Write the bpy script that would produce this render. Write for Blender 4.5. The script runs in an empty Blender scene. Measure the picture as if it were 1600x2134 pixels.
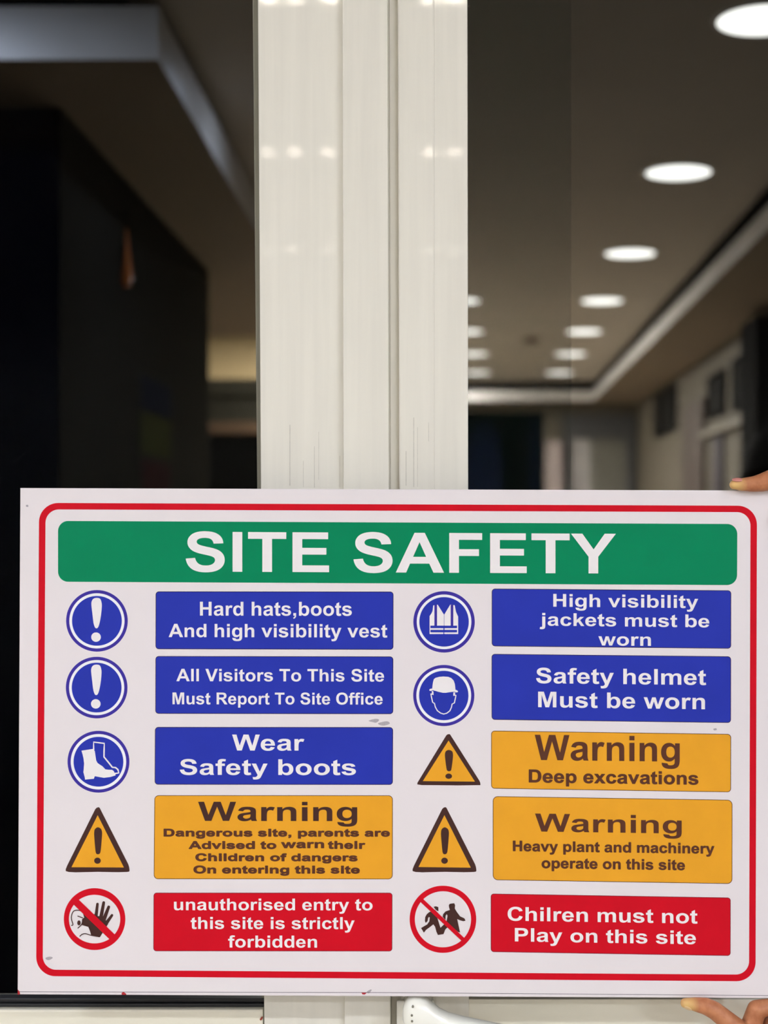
import bpy, bmesh, math, random
from mathutils import Vector, Matrix
random.seed(4)
SC = bpy.context.scene
COL = SC.collection

# ------------------------------------------------------------------ camera, world, exposure
CAM_Z = 1.45
F = 3100.0                 # focal length in pixels of a 1600 x 2134 frame
PX, PY = 985.0, 1080.0     # where the hall axis meets the frame
cam = bpy.data.cameras.new('camera')
cam.sensor_fit = 'VERTICAL'
cam.sensor_height = 36.0
cam.lens = F / 2134.0 * 36.0
cam.shift_x = -(PX - 800.0) / 2134.0
cam.shift_y = (PY - 1067.0) / 2134.0
cam.clip_start = 0.02
cam.dof.use_dof = True
cam.dof.focus_distance = 1.185
cam.dof.aperture_fstop = 4.8
camo = bpy.data.objects.new('camera', cam)
camo.location = (0, 0, CAM_Z)
camo.rotation_euler = (math.radians(90), 0, 0)
COL.objects.link(camo)
SC.camera = camo

w = bpy.data.worlds.new('world')
SC.world = w
w.use_nodes = True
w.node_tree.nodes['Background'].inputs[0].default_value = (0.9, 0.95, 1.0, 1)
w.node_tree.nodes['Background'].inputs[1].default_value = 0.02
SC.view_settings.view_transform = 'Standard'
SC.view_settings.look = 'None'
SC.view_settings.gamma = 1.0
SC.view_settings.exposure = 0.0
SC.view_settings.use_curve_mapping = False

FRONT_LAMP = 525.0
FILL_PANEL = 6.5
SPOT = 165.0
COOL = 165.0
HALL_LAMP = 5.5
ADDED_STRIP = 560.0
RECESS_LAMP = 44.0
FRONT_COL = (0.95, 1.025, 1.185)
HALL_COL = (1.0, 0.97, 0.90)

# ------------------------------------------------------------------ helpers
def lin(c):
    c = c / 255.0
    return c / 12.92 if c <= 0.04045 else ((c + 0.055) / 1.055) ** 2.4

def rgb(r, g, b):
    return (lin(r), lin(g), lin(b), 1.0)

MATS = {}
def mat(name, col, rough=0.5, spec=0.5, vary=0.0, scale=20.0, bump=0.0, coat=0.0, emit=None, strength=0.0, alpha=1.0, stretch=(1, 1, 1), metal=0.0):
    if name in MATS:
        return MATS[name]
    m = bpy.data.materials.new(name)
    m.use_nodes = True
    nt = m.node_tree
    b = nt.nodes['Principled BSDF']
    b.inputs['Base Color'].default_value = col
    b.inputs['Roughness'].default_value = rough
    b.inputs['Specular IOR Level'].default_value = spec
    b.inputs['Metallic'].default_value = metal
    b.inputs['Alpha'].default_value = alpha
    if coat:
        b.inputs['Coat Weight'].default_value = coat
        b.inputs['Coat Roughness'].default_value = 0.03
    if emit:
        b.inputs['Emission Color'].default_value = (*emit, 1)
        b.inputs['Emission Strength'].default_value = strength
    if vary or bump:
        tc = nt.nodes.new('ShaderNodeTexCoord')
        mp = nt.nodes.new('ShaderNodeMapping')
        mp.inputs['Scale'].default_value = stretch
        nz = nt.nodes.new('ShaderNodeTexNoise')
        nz.inputs['Scale'].default_value = scale
        nz.inputs['Detail'].default_value = 4.0
        nt.links.new(tc.outputs['Object'], mp.inputs['Vector'])
        nt.links.new(mp.outputs['Vector'], nz.inputs['Vector'])
        if vary:
            mr = nt.nodes.new('ShaderNodeMapRange')
            mr.inputs['From Min'].default_value = 0.3
            mr.inputs['From Max'].default_value = 0.7
            mr.inputs['To Min'].default_value = 1.0 - vary
            mr.inputs['To Max'].default_value = 1.0 + vary * 0.4
            mx = nt.nodes.new('ShaderNodeMix')
            mx.data_type = 'RGBA'
            mx.blend_type = 'MULTIPLY'
            mx.inputs['Factor'].default_value = 1.0
            mx.inputs['A'].default_value = col
            nt.links.new(nz.outputs['Fac'], mr.inputs['Value'])
            nt.links.new(mr.outputs['Result'], mx.inputs['B'])
            nt.links.new(mx.outputs['Result'], b.inputs['Base Color'])
        if bump:
            bp = nt.nodes.new('ShaderNodeBump')
            bp.inputs['Strength'].default_value = bump
            bp.inputs['Distance'].default_value = 0.001
            nt.links.new(nz.outputs['Fac'], bp.inputs['Height'])
            nt.links.new(bp.outputs['Normal'], b.inputs['Normal'])
    MATS[name] = m
    return m

def at(x, y, Y):
    """point at depth Y seen along the ray of a frame position"""
    return Vector(((x - PX) * Y / F, Y, CAM_Z - (y - PY) * Y / F))

def obj(name, me, mats=None, parent=None):
    o = bpy.data.objects.new(name, me)
    COL.objects.link(o)
    if mats is not None:
        for m in (mats if isinstance(mats, (list, tuple)) else [mats]):
            me.materials.append(m)
    if parent is not None:
        o.parent = parent
        o.matrix_parent_inverse = Matrix.Translation(-parent.location)
    return o

def bm_obj(name, bm, mats, parent=None, smooth=False):
    bmesh.ops.recalc_face_normals(bm, faces=bm.faces)
    me = bpy.data.meshes.new(name)
    bm.to_mesh(me)
    bm.free()
    if smooth:
        for p in me.polygons:
            p.use_smooth = True
    return obj(name, me, mats, parent)

def tag(o, label=None, cat=None, group=None, kind=None):
    if label: o['label'] = label
    if cat: o['category'] = cat
    if group: o['group'] = group
    if kind: o['kind'] = kind
    return o

def empty(name, loc, label, cat, group=None, kind=None):
    o = bpy.data.objects.new(name, None)
    o.empty_display_size = 0.05
    o.location = loc
    COL.objects.link(o)
    return tag(o, label, cat, group, kind)

def add_box(bm, lo, hi, mi=0, bevel=0.0):
    r = bmesh.ops.create_cube(bm, size=1.0)
    vs = r['verts']
    for v in vs:
        v.co = Vector([(lo[i] + hi[i]) / 2 + v.co[i] * (hi[i] - lo[i]) for i in range(3)])
    fs = {f for v in vs for f in v.link_faces}
    for f in fs:
        f.material_index = mi
    if bevel:
        es = {e for v in vs for e in v.link_edges}
        bmesh.ops.bevel(bm, geom=list(es), offset=bevel, segments=2, affect='EDGES', profile=0.6)

def box(name, lo, hi, m, parent=None, bevel=0.0):
    bm = bmesh.new()
    add_box(bm, lo, hi, 0, bevel)
    return bm_obj(name, bm, m, parent)

def prism(name, foot, z0, z1, m, parent=None):
    """vertical prism over a plan polygon"""
    bm = bmesh.new()
    lo = [bm.verts.new((x, y, z0)) for x, y in foot]
    hi = [bm.verts.new((x, y, z1)) for x, y in foot]
    n = len(foot)
    bm.faces.new(lo)
    bm.faces.new(hi)
    for i in range(n):
        bm.faces.new((lo[i], lo[(i + 1) % n], hi[(i + 1) % n], hi[i]))
    return bm_obj(name, bm, m, parent)

def lathe(bm, prof, c, seg=40, axis='Z', mi=0):
    """prof: list of (radius, height)"""
    rings = []
    for r, h in prof:
        ring = []
        for k in range(seg):
            a = 2 * math.pi * k / seg
            if axis == 'Z':
                p = (c[0] + r * math.cos(a), c[1] + r * math.sin(a), c[2] + h)
            elif axis == 'Y':
                p = (c[0] + r * math.cos(a), c[1] + h, c[2] + r * math.sin(a))
            else:
                p = (c[0] + h, c[1] + r * math.cos(a), c[2] + r * math.sin(a))
            ring.append(bm.verts.new(p))
        rings.append(ring)
    for a, b in zip(rings, rings[1:]):
        for k in range(seg):
            f = bm.faces.new((a[k], a[(k + 1) % seg], b[(k + 1) % seg], b[k]))
            f.material_index = mi
    for ring in (rings[0], rings[-1]):
        f = bm.faces.new(ring)
        f.material_index = mi

# ------------------------------------------------------------------ materials
M_CREAM = mat('cream_coated_frame', rgb(232, 227, 213), 0.45, 0.2, vary=0.045, scale=9, stretch=(14, 14, 0.6), coat=0.22)
M_CREAM_B = mat('cream_coated_rail', rgb(238, 232, 212), 0.3, 0.35, vary=0.03, scale=6)
M_HANDLE = mat('white_handle', rgb(250, 248, 236), 0.22, 0.5, coat=0.3)
M_GASKET = mat('black_gasket', rgb(30, 30, 32), 0.4, 0.4)
M_BEAD = mat('grey_glazing_bead', rgb(128, 124, 108), 0.5, 0.3)
M_GLASS = mat('tinted_glass', (0.0, 0.0, 0.0, 1), 0.02, 0.07, alpha=0.47)
M_GLASS_G = mat('greenish_clear_glass', (0.05, 0.15, 0.11, 1), 0.5, 0.0, alpha=0.1)
M_WHITEWALL = mat('white_wall_paint', rgb(225, 220, 210), 0.7, 0.2, vary=0.03, scale=3, bump=0.1)
M_CEIL = mat('ceiling_paint', rgb(180, 173, 162), 0.75, 0.2, vary=0.05, scale=2)
M_FLOOR = mat('beige_floor_tile', rgb(164, 154, 140), 0.35, 0.4, vary=0.12, scale=4)
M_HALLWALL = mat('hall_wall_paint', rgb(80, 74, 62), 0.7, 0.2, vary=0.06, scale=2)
M_BULK = mat('bulkhead_paint', rgb(122, 108, 90), 0.7, 0.2, vary=0.05, scale=2)
M_FASCIA = mat('pale_fascia', rgb(214, 212, 208), 0.35, 0.5, vary=0.25, scale=1.3)
M_DARKWALL = mat('dark_brown_cladding', rgb(50, 49, 44), 0.8, 0.0, vary=0.1, scale=3)
M_NAVY = mat('unlit_face_navy', rgb(1, 2, 8), 0.8, 0.0)
M_TAN = mat('tan_wall_paint', rgb(192, 172, 132), 0.7, 0.2, vary=0.05, scale=2)
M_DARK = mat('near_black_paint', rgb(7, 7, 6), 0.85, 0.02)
M_OLIVE = mat('dark_olive_cabinet', rgb(52, 50, 40), 0.55, 0.3, vary=0.2, scale=3)
M_BROWN = mat('brown_wood_rail', rgb(96, 76, 58), 0.5, 0.3, vary=0.2, scale=8)
M_LAMP_F = mat('front_lamp_glow', (0.9, 0.9, 0.9, 1), 0.5, 0.2, emit=FRONT_COL, strength=FRONT_LAMP)
M_SPOT_F = mat('front_spot_glow', (0.9, 0.9, 0.9, 1), 0.5, 0.2, emit=(1.0, 0.93, 0.78), strength=SPOT)
M_COOL = mat('added_cool_glow', (0.9, 0.9, 0.9, 1), 0.5, 0.2, emit=(0.74, 0.86, 1.1), strength=COOL)
M_PANEL_F = mat('added_fill_glow', (0.9, 0.9, 0.9, 1), 0.5, 0.2, emit=FRONT_COL, strength=FILL_PANEL)
M_LAMP_H = mat('hall_lamp_glow', (0.9, 0.9, 0.9, 1), 0.5, 0.2, emit=(0.98, 1.0, 0.95), strength=HALL_LAMP)
M_STRIP_H = mat('added_strip_glow', (0.9, 0.9, 0.9, 1), 0.5, 0.2, emit=HALL_COL, strength=ADDED_STRIP)
M_RECESS = mat('recess_lamp_glow', (0.9, 0.9, 0.9, 1), 0.5, 0.2, emit=(1.0, 0.9, 0.72), strength=RECESS_LAMP)
M_TRIM = mat('white_lamp_trim', rgb(225, 225, 222), 0.4, 0.4)

# ------------------------------------------------------------------ setting
H = 1.2                    # ceiling above the camera
ZC = CAM_Z + H
ZB = CAM_Z + 1.03          # underside of the lowered bulkheads
YD = 1.210                 # face of the doors
Y_END = 13.4

def struct(o):
    o['kind'] = 'structure'
    return o

struct(box('floor', (-2.7, -5.7, -0.1), (2.5, 14.6, 0.0), M_FLOOR))
struct(box('ceiling', (-2.7, -5.7, ZC), (2.5, 14.6, ZC + 0.1), M_CEIL))
struct(box('wall_left', (-2.7, -5.7, 0), (-2.6, 1.215, ZC), M_WHITEWALL))
struct(box('wall_right', (2.4, -5.7, 0), (2.5, 1.215, ZC), M_WHITEWALL))
struct(box('wall_back', (-2.6, -5.7, 0), (2.4, -5.6, ZC), M_WHITEWALL))
bm = bmesh.new()
add_box(bm, (-2.7, 1.215, 0), (-1.03, 1.34, ZC))
add_box(bm, (0.98, 1.215, 0), (2.5, 1.34, ZC))
add_box(bm, (-1.03, 1.215, 2.34), (0.98, 1.34, ZC))
struct(bm_obj('wall_front', bm, M_WHITEWALL))
bm = bmesh.new()
add_box(bm, (-1.03, 1.207, 0), (-0.98, 1.345, 2.34), 0, 0.003)
add_box(bm, (0.93, 1.207, 0), (0.98, 1.345, 2.34), 0, 0.003)
add_box(bm, (-0.98, 1.207, 2.29), (0.93, 1.345, 2.34), 0, 0.003)
struct(bm_obj('trim_1', bm, M_CREAM_B))

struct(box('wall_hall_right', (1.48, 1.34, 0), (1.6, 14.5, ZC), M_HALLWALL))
bm = bmesh.new()
add_box(bm, (-2.6, Y_END, 0), (-0.35, Y_END + 0.12, ZC))
add_box(bm, (-0.35, Y_END, CAM_Z + 0.965), (0.645, Y_END + 0.12, ZC))
add_box(bm, (0.645, Y_END, 0), (0.80, Y_END + 0.12, ZC))
add_box(bm, (0.80, Y_END, CAM_Z + 0.935), (1.48, Y_END + 0.12, ZC))
add_box(bm, (-0.5, 14.48, 0), (1.48, 14.58, ZC), 1)
add_box(bm, (0.70, Y_END + 0.12, 0), (0.78, 14.48, ZC), 1)
struct(bm_obj('wall_hall_end', bm, [M_HALLWALL, M_DARK]))
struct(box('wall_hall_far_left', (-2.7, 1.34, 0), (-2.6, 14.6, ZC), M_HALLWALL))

# the dark block of wall to the left, its near face coloured black as unlit shade
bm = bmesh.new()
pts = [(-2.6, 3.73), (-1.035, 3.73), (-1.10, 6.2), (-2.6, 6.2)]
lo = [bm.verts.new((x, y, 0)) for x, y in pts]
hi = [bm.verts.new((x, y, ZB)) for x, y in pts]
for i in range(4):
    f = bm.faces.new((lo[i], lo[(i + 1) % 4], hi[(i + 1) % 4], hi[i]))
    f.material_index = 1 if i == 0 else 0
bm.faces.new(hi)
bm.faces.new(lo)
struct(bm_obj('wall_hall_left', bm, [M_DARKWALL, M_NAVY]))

# lowered bulkheads with a pale fascia: left, right, end
def bulkhead(name, foot, fascia_edges, z1):
    bm = bmesh.new()
    lo = [bm.verts.new((x, y, ZB)) for x, y in foot]
    hi = [bm.verts.new((x, y, z1)) for x, y in foot]
    bm.faces.new(lo)
    bm.faces.new(hi)
    n = len(foot)
    for i in range(n):
        f = bm.faces.new((lo[i], lo[(i + 1) % n], hi[(i + 1) % n], hi[i]))
        f.material_index = 1 if i in fascia_edges else 0
    return struct(bm_obj(name, bm, [M_BULK, M_FASCIA]))
ZF = CAM_Z + 1.15
bulkhead('trim_2', [(-2.6, 3.34), (-0.706, 3.34), (-0.77, 5.23), (-0.86, 8.4), (-2.6, 8.4)], (0, 1, 2), ZF)
bulkhead('trim_3', [(1.48, 1.36), (1.05, 1.36), (1.05, 13.0), (-2.5, 13.0), (-2.5, 13.39), (1.48, 13.39)], (1, 2), CAM_Z + 1.115)
# packing that carries the bulkheads up to the ceiling, set back; near-black colour paints the shadow gap
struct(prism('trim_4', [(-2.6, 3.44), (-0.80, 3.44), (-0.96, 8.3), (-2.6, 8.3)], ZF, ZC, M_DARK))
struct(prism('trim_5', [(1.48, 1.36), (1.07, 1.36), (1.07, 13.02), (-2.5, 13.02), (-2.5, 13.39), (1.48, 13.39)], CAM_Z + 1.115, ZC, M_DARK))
# lit recess wall beyond the dark block
struct(box('wall_hall_recess', (-2.59, 9.6, 0), (-0.95, 9.72, ZC), M_TAN))

# ------------------------------------------------------------------ lamps
def downlight(name, x, y, r, glow, label, group, cat='ceiling light'):
    e = empty(name, (x, y, ZC), label, cat, group)
    bm = bmesh.new()
    lathe(bm, [(r * 1.0, -0.004), (r * 1.09, -0.006), (r * 1.12, 0.0)], (x, y, ZC - 0.0005), 36)
    bm.faces.ensure_lookup_table()
    bmesh.ops.delete(bm, geom=[f for f in bm.faces if len(f.verts) > 4], context='FACES')
    bm_obj('trim_ring', bm, M_TRIM, e)
    bm = bmesh.new()
    lathe(bm, [(r, -0.0035), (r, -0.0005)], (x, y, ZC), 36)
    bm_obj('diffuser', bm, glow, e)
    return e
ORD = ['nearest', 'second', 'third', 'fourth', 'fifth', 'sixth', 'farthest']
ys = [40, 358, 527, 626, 690, 737, 776]
xl = [-0.34, -0.27, -0.17, -0.074, -0.045, 0.0, 0.03]
for i, yy in enumerate(ys):
    d = H * F / (1080 - yy)
    downlight('downlight', 0.712 if i else 0.70, d, 0.112, M_LAMP_H,
              'round white hall downlight, %s in the row beside the right bulkhead' % ORD[i], 'hall downlights in the right row')
for i, yy in enumerate(ys):
    if i < 3:
        continue
    d = H * F / (1080 - yy)
    downlight('downlight', xl[i], d, 0.112, M_LAMP_H,
              'round downlight half hidden by the cream stile, %s of four' % ['topmost', 'second from top', 'third from top', 'lowest'][i - 3],
              'hall downlights beside the door stile')
downlight('downlight', -0.40, 4.2, 0.055, M_COOL, 'added small cool lamp hidden behind the stile, brightening the left bulkhead fascia', 'added hall lamps left of the doors')  # unseen lamp added to brighten the side fascia
downlight('downlight', -1.3, 2.75, 0.11, M_COOL, 'added cool lamp out of view, brightening the front of the left bulkhead', 'added hall lamps left of the doors')  # added out of view to throw cool light on the front fascia
for i, y0 in enumerate((8.0, 9.7, 11.4)):  # unseen strips added to brighten the hall ceiling and walls
    e = empty('added_strip_light', (-0.42, y0, ZC), 'added long lamp behind the stile brightening the hall, %s of three' % ['nearest', 'middle', 'farthest'][i], 'ceiling light', 'added long lamps hidden behind the stile')
    box('housing', (-0.50, y0, ZC - 0.03), (-0.34, y0 + 1.5, ZC - 0.001), M_TRIM, e)
    box('diffuser', (-0.485, y0 + 0.02, ZC - 0.034), (-0.355, y0 + 1.48, ZC - 0.0302), M_STRIP_H, e)
downlight('downlight', -1.62, 9.0, 0.14, M_RECESS, 'warm round downlight over the tan recess wall', 'recess downlight')
FW = ['first row from the doors', 'second row from the doors', 'third row from the doors']
for i, yy in enumerate((-0.99, -2.42, -4.2)):
    for j, xx in enumerate((-2.3, 1.7)):
        downlight('downlight', xx, yy, 0.085, M_LAMP_F, 'bright front room downlight near the %s wall, %s' % (['left', 'right'][j], FW[i]), 'front room downlights')
    d = 2 * YD - yy
    for j, px in enumerate((557, 612, 684, 896, 948)):
        downlight('spot_downlight', (px - PX) * d / F, yy, 0.023, M_SPOT_F, 'small front room spot lamp, %s of five, %s' % (['leftmost', 'second', 'middle', 'fourth', 'rightmost'][j], FW[i]), 'small spot lamps facing the stiles')
for i, (xx, yy) in enumerate(((-1.55, 0.0), (1.45, 0.0))):  # unseen panels added as soft fill for the sign and doors
    e = empty('added_fill_panel', (xx, yy, ZC), 'added square fill panel on the front room ceiling, near the %s wall' % ['left', 'right'][i], 'ceiling light', 'added front room fill panels')
    box('frame', (xx - 0.31, yy - 0.31, ZC - 0.012), (xx + 0.31, yy + 0.31, ZC - 0.001), M_TRIM, e)
    box('diffuser', (xx - 0.29, yy - 0.29, ZC - 0.015), (xx + 0.29, yy + 0.29, ZC - 0.0122), M_PANEL_F, e)

# ------------------------------------------------------------------ doors
def strip(bm, xa, xb, ya, yb, Y0, Y1, bevel=0.0012, mi=0, z=(None, None)):
    """upright member whose side edges run from frame columns xa (at row 0) to xb (at row 2134) on the plane Y0"""
    def X(pair, zz):
        row = PY + (CAM_Z - zz) * F / Y0
        return (pair[0] + (pair[1] - pair[0]) * row / 2134.0 - PX) * Y0 / F
    z0, z1 = z
    vs = []
    for zz in (z0, z1):
        xl_, xr_ = X(xa, zz), X(xb, zz)
        vs.append([bm.verts.new((xl_, Y0, zz)), bm.verts.new((xr_, Y0, zz)), bm.verts.new((xr_, Y1, zz)), bm.verts.new((xl_, Y1, zz))])
    a, b = vs
    fs = [bm.faces.new(a), bm.faces.new(b)]
    for i in range(4):
        fs.append(bm.faces.new((a[i], a[(i + 1) % 4], b[(i + 1) % 4], b[i])))
    for f in fs:
        f.material_index = mi
    if bevel:
        es = {e for f in fs for e in f.edges}
        bmesh.ops.bevel(bm, geom=list(es), offset=bevel, segments=2, affect='EDGES', profile=0.6)

XL0, XR1 = -0.975, 0.925
Z0, Z1 = 0.01, 2.285
Xof = lambda px, Y: (px - PX) * Y / F
Zof = lambda py, Y: CAM_Z - (py - PY) * Y / F

d1 = empty('door_1', (XL0, YD, 0), 'left leaf of the cream metal double door, dark glass above the rail', 'door', kind='structure')
bm = bmesh.new()
strip(bm, (537, 550), (716, 720), 0, 0, YD + 0.006, YD + 0.05, z=(Z0, Z1))
strip(bm, (713.5, 718), (807, 813.5), 0, 0, YD, YD + 0.013, z=(Z0, Z1), bevel=0.0006)
strip(bm, (715, 719), (812, 817), 0, 0, YD + 0.0132, YD + 0.05, z=(Z0, Z1), bevel=0)
bm_obj('meeting_stile', bm, M_CREAM, d1)
bm = bmesh.new()
strip(bm, (526, 546), (539, 553), 0, 0, YD + 0.016, YD + 0.03, z=(Zof(2100, 1.25), Z1 - 0.1), bevel=0.001)
bm_obj('glazing_bead', bm, M_BEAD, d1)
box('hinge_stile', (XL0, YD + 0.006, Z0), (XL0 + 0.09, YD + 0.05, Z1), M_CREAM, d1, 0.0012)
xs = Xof(549, YD + 0.006)
ztop = Zof(2104, YD + 0.006)
box('lock_rail', (XL0 + 0.09, YD + 0.006, ztop - 0.11), (xs - 0.0005, YD + 0.05, ztop), M_CREAM_B, d1, 0.002)
box('lower_panel', (XL0 + 0.09, YD + 0.02, 0.12), (xs + 0.01, YD + 0.04, ztop - 0.11), M_CREAM_B, d1)
box('bottom_rail', (XL0 + 0.09, YD + 0.006, Z0), (xs - 0.0005, YD + 0.05, 0.12), M_CREAM_B, d1, 0.0012)
box('top_rail', (XL0 + 0.09, YD + 0.006, Z1 - 0.1), (xs - 0.005, YD + 0.05, Z1), M_CREAM_B, d1, 0.0012)
bm = bmesh.new()
add_box(bm, (XL0 + 0.09, YD + 0.012, ztop), (xs - 0.0005, YD + 0.026, ztop + 0.0028), 0, 0.0006)
add_box(bm, (XL0 + 0.09, YD + 0.015, ztop + 0.0028), (xs - 0.0005, YD + 0.026, ztop + 0.0062), 0, 0.0008)
bm_obj('gasket', bm, M_GASKET, d1)
box('glass_pane', (XL0 + 0.085, YD + 0.027, ztop - 0.005), (xs + 0.012, YD + 0.033, Z1 - 0.095), M_GLASS, d1)

d2 = empty('door_2', (XR1, YD, 0), 'right leaf of the cream metal double door, with a white handle below the sign', 'door', kind='structure')
bm = bmesh.new()
strip(bm, (811, 815.5), (832, 836), 0, 0, YD + 0.0125, YD + 0.05, z=(Z0, Z1), bevel=0.0004)
strip(bm, (828, 835), (905, 907), 0, 0, YD + 0.0085, YD + 0.05, z=(Z0, Z1), bevel=0.0016)
strip(bm, (904.3, 906.3), (973.5, 977), 0, 0, YD + 0.009, YD + 0.05, z=(Z0, Z1), bevel=0.0004)
bm_obj('meeting_stile', bm, M_CREAM, d2)
xs2 = Xof(978, YD + 0.009)
ztop2 = Zof(2083, YD + 0.010)
box('hinge_stile', (XR1 - 0.09, YD + 0.009, Z0), (XR1, YD + 0.05, Z1), M_CREAM, d2, 0.0012)
box('lock_rail', (xs2 - 0.0012, YD + 0.0105, ztop2 - 0.11), (XR1 - 0.09, YD + 0.05, ztop2), M_CREAM_B, d2, 0.0005)
box('lower_panel', (xs2 - 0.01, YD + 0.024, 0.12), (XR1 - 0.09, YD + 0.042, ztop2 - 0.11), M_CREAM_B, d2)
box('bottom_rail', (xs2 + 0.0006, YD + 0.010, Z0), (XR1 - 0.09, YD + 0.05, 0.12), M_CREAM_B, d2, 0.0012)
box('top_rail', (xs2 + 0.0006, YD + 0.010, Z1 - 0.1), (XR1 - 0.09, YD + 0.05, Z1), M_CREAM_B, d2, 0.0012)
box('gasket', (xs2 + 0.0006, YD + 0.016, ztop2), (XR1 - 0.09, YD + 0.029, ztop2 + 0.006), M_GASKET, d2, 0.001)
box('glass_pane', (xs2 - 0.012, YD + 0.030, ztop2 - 0.005), (XR1 - 0.085, YD + 0.036, Z1 - 0.095), M_GLASS, d2)

# lever handle: rose, neck and a drooping tapered lever
hY = YD - 0.030
def lever():
    bm = bmesh.new()
    # cross-sections along the lever in frame positions: centre x, centre y, half height (px), half depth (m)
    secs = [(839.5, 2112, 12, 0.004), (843, 2111, 24, 0.008), (851, 2110, 33, 0.011), (863, 2109, 36.5, 0.0125), (876, 2110, 36, 0.0125), (889, 2113.5, 33.5, 0.012), (901, 2118.5, 27.5, 0.0115),
            (915, 2126, 23.5, 0.011), (935, 2134, 22, 0.0105), (965, 2141.5, 21.5, 0.010), (1010, 2149.5, 20.5, 0.0095), (1060, 2158, 19, 0.009), (1120, 2169, 18, 0.009), (1180, 2182, 17.5, 0.009),
            (1225, 2193, 16, 0.0085), (1240, 2197, 10, 0.006), (1245, 2198.5, 3, 0.002)]
    k = 20
    rings = []
    for x, y, hh, hd in secs:
        c = at(x, y, hY)
        r = hh * hY / F
        ring = []
        for i in range(k):
            a = 2 * math.pi * i / k
            ca, sa = math.cos(a), math.sin(a)
            e = 0.75
            ring.append(bm.verts.new((c.x, hY + hd * math.copysign(abs(ca) ** e, ca), c.z + r * math.copysign(abs(sa) ** e, sa))))
        rings.append(ring)
    for a, b in zip(rings, rings[1:]):
        for i in range(k):
            bm.faces.new((a[i], a[(i + 1) % k], b[(i + 1) % k], b[i]))
    bm.faces.new(rings[0])
    bm.faces.new(rings[-1])
    # neck to the stile
    c = at(868, 2112, hY)
    lathe(bm, [(0.0115, 0.004), (0.0105, 0.018), (0.0115, 0.032)], (c.x, hY, c.z), 24, 'Y')
    return bm
hd = bm_obj('handle', lever(), M_HANDLE, d2, smooth=True)
bm = bmesh.new()
c = at(866, 2112, YD + 0.0085)
add_box(bm, (c.x - 0.0155, YD + 0.0035, c.z - 0.11), (c.x + 0.0155, YD + 0.0088, c.z + 0.012), 0, 0.0018)
bm_obj('backplate', bm, M_HANDLE, hd)
for (sx, sy) in ((860, 2098), (858, 2116), (858.5, 2128)):
    bm = bmesh.new()
    c = at(sx, sy, hY - 0.0122)
    lathe(bm, [(0.0009, -0.0006), (0.0009, 0.0016)], (c.x, hY - 0.0122, c.z), 12, 'Y')
    bm_obj('screw', bm, M_BEAD, hd)
# rusty chip on the left stile edge
bm = bmesh.new()
pp = [(541, 2124), (546, 2118), (548, 2119), (546.5, 2124), (543, 2127)]
vs = [bm.verts.new(at(x, y, YD + 0.0055)) for x, y in pp]
vb = [bm.verts.new(at(x, y, YD + 0.0065)) for x, y in pp]
bm.faces.new(vs); bm.faces.new(vb)
for i in range(5):
    bm.faces.new((vs[i], vs[(i + 1) % 5], vb[(i + 1) % 5], vb[i]))
M_RUST = mat('red_chip', rgb(150, 60, 45), 0.6, 0.2)
bm_obj('rust_chip', bm, M_RUST, d1)

# grey vertical wear streaks low on the stiles
M_STREAK = mat('grey_streak', rgb(208, 203, 189), 0.6, 0.1, vary=0.1, scale=400)
for par, Yf, lst in ((d1, YD + 0.006, ((604, 885, 1012, 2.0), (632, 960, 1015, 1.0), (655, 930, 1016, 1.2), (664, 900, 1000, 0.8), (708, 950, 1016, 0.9))), (d2, YD + 0.0085, ((846, 940, 1012, 1.6), (862, 870, 1015, 1.8), (870, 890, 1014, 1.0), (893, 880, 920, 1.0)))):
    for x, ya, yb, wd in lst:
        a, b = at(x - wd / 2, yb, Yf), at(x + wd / 2, ya, Yf)
        box('wear_streak', (a.x, Yf - 0.0001, a.z), (b.x, Yf + 0.0004, b.z), M_STREAK, par)

# second glass sheet standing just inside the right leaf
gp = empty('glass_panel', (Xof(1190, 1.36), 1.36, 0), 'greenish glass panel standing behind the right door glass beside the stile', 'glass')
box('pane', (Xof(860, 1.36), 1.36, 0.01), (Xof(1190, 1.36), 1.366, 2.62), M_GLASS_G, gp)

# ------------------------------------------------------------------ flat print helpers (positions on the sign face)
YS = 1.17
def S(x, y, layer=0.0):
    """point on the sign face; layer in tenths of a millimetre towards the viewer"""
    return Vector(((x - PX) * YS / F, YS - layer * 0.0001, CAM_Z - (y - PY) * YS / F))

def curve_fill(loops, offset=0.0, res=5):
    """fill closed loops (even-odd, holes allowed). A loop is a list of (x, y) or of bezier knots (co, h1, h2)."""
    cu = bpy.data.curves.new('tmp', 'CURVE')
    cu.dimensions = '2D'
    cu.fill_mode = 'BOTH'
    cu.resolution_u = res
    cu.offset = offset
    for lp in loops:
        if len(lp[0]) == 2:
            sp = cu.splines.new('POLY')
            sp.points.add(len(lp) - 1)
            for p, (x, y) in zip(sp.points, lp):
                p.co = (x, y, 0, 1)
        else:
            sp = cu.splines.new('BEZIER')
            sp.bezier_points.add(len(lp) - 1)
            for p, (c, h1, h2) in zip(sp.bezier_points, lp):
                p.handle_left_type = p.handle_right_type = 'FREE'
                p.co = (c[0], c[1], 0)
                p.handle_left = (h1[0], h1[1], 0)
                p.handle_right = (h2[0], h2[1], 0)
        sp.use_cyclic_u = True
    o = bpy.data.objects.new('tmp', cu)
    COL.objects.link(o)
    dg = bpy.context.evaluated_depsgraph_get()
    me = bpy.data.meshes.new_from_object(o.evaluated_get(dg))
    vs = [(v.co.x, v.co.y) for v in me.vertices]
    fs = [tuple(p.vertices) for p in me.polygons]
    bpy.data.objects.remove(o)
    bpy.data.curves.remove(cu)
    bpy.data.meshes.remove(me)
    return vs, fs

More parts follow.
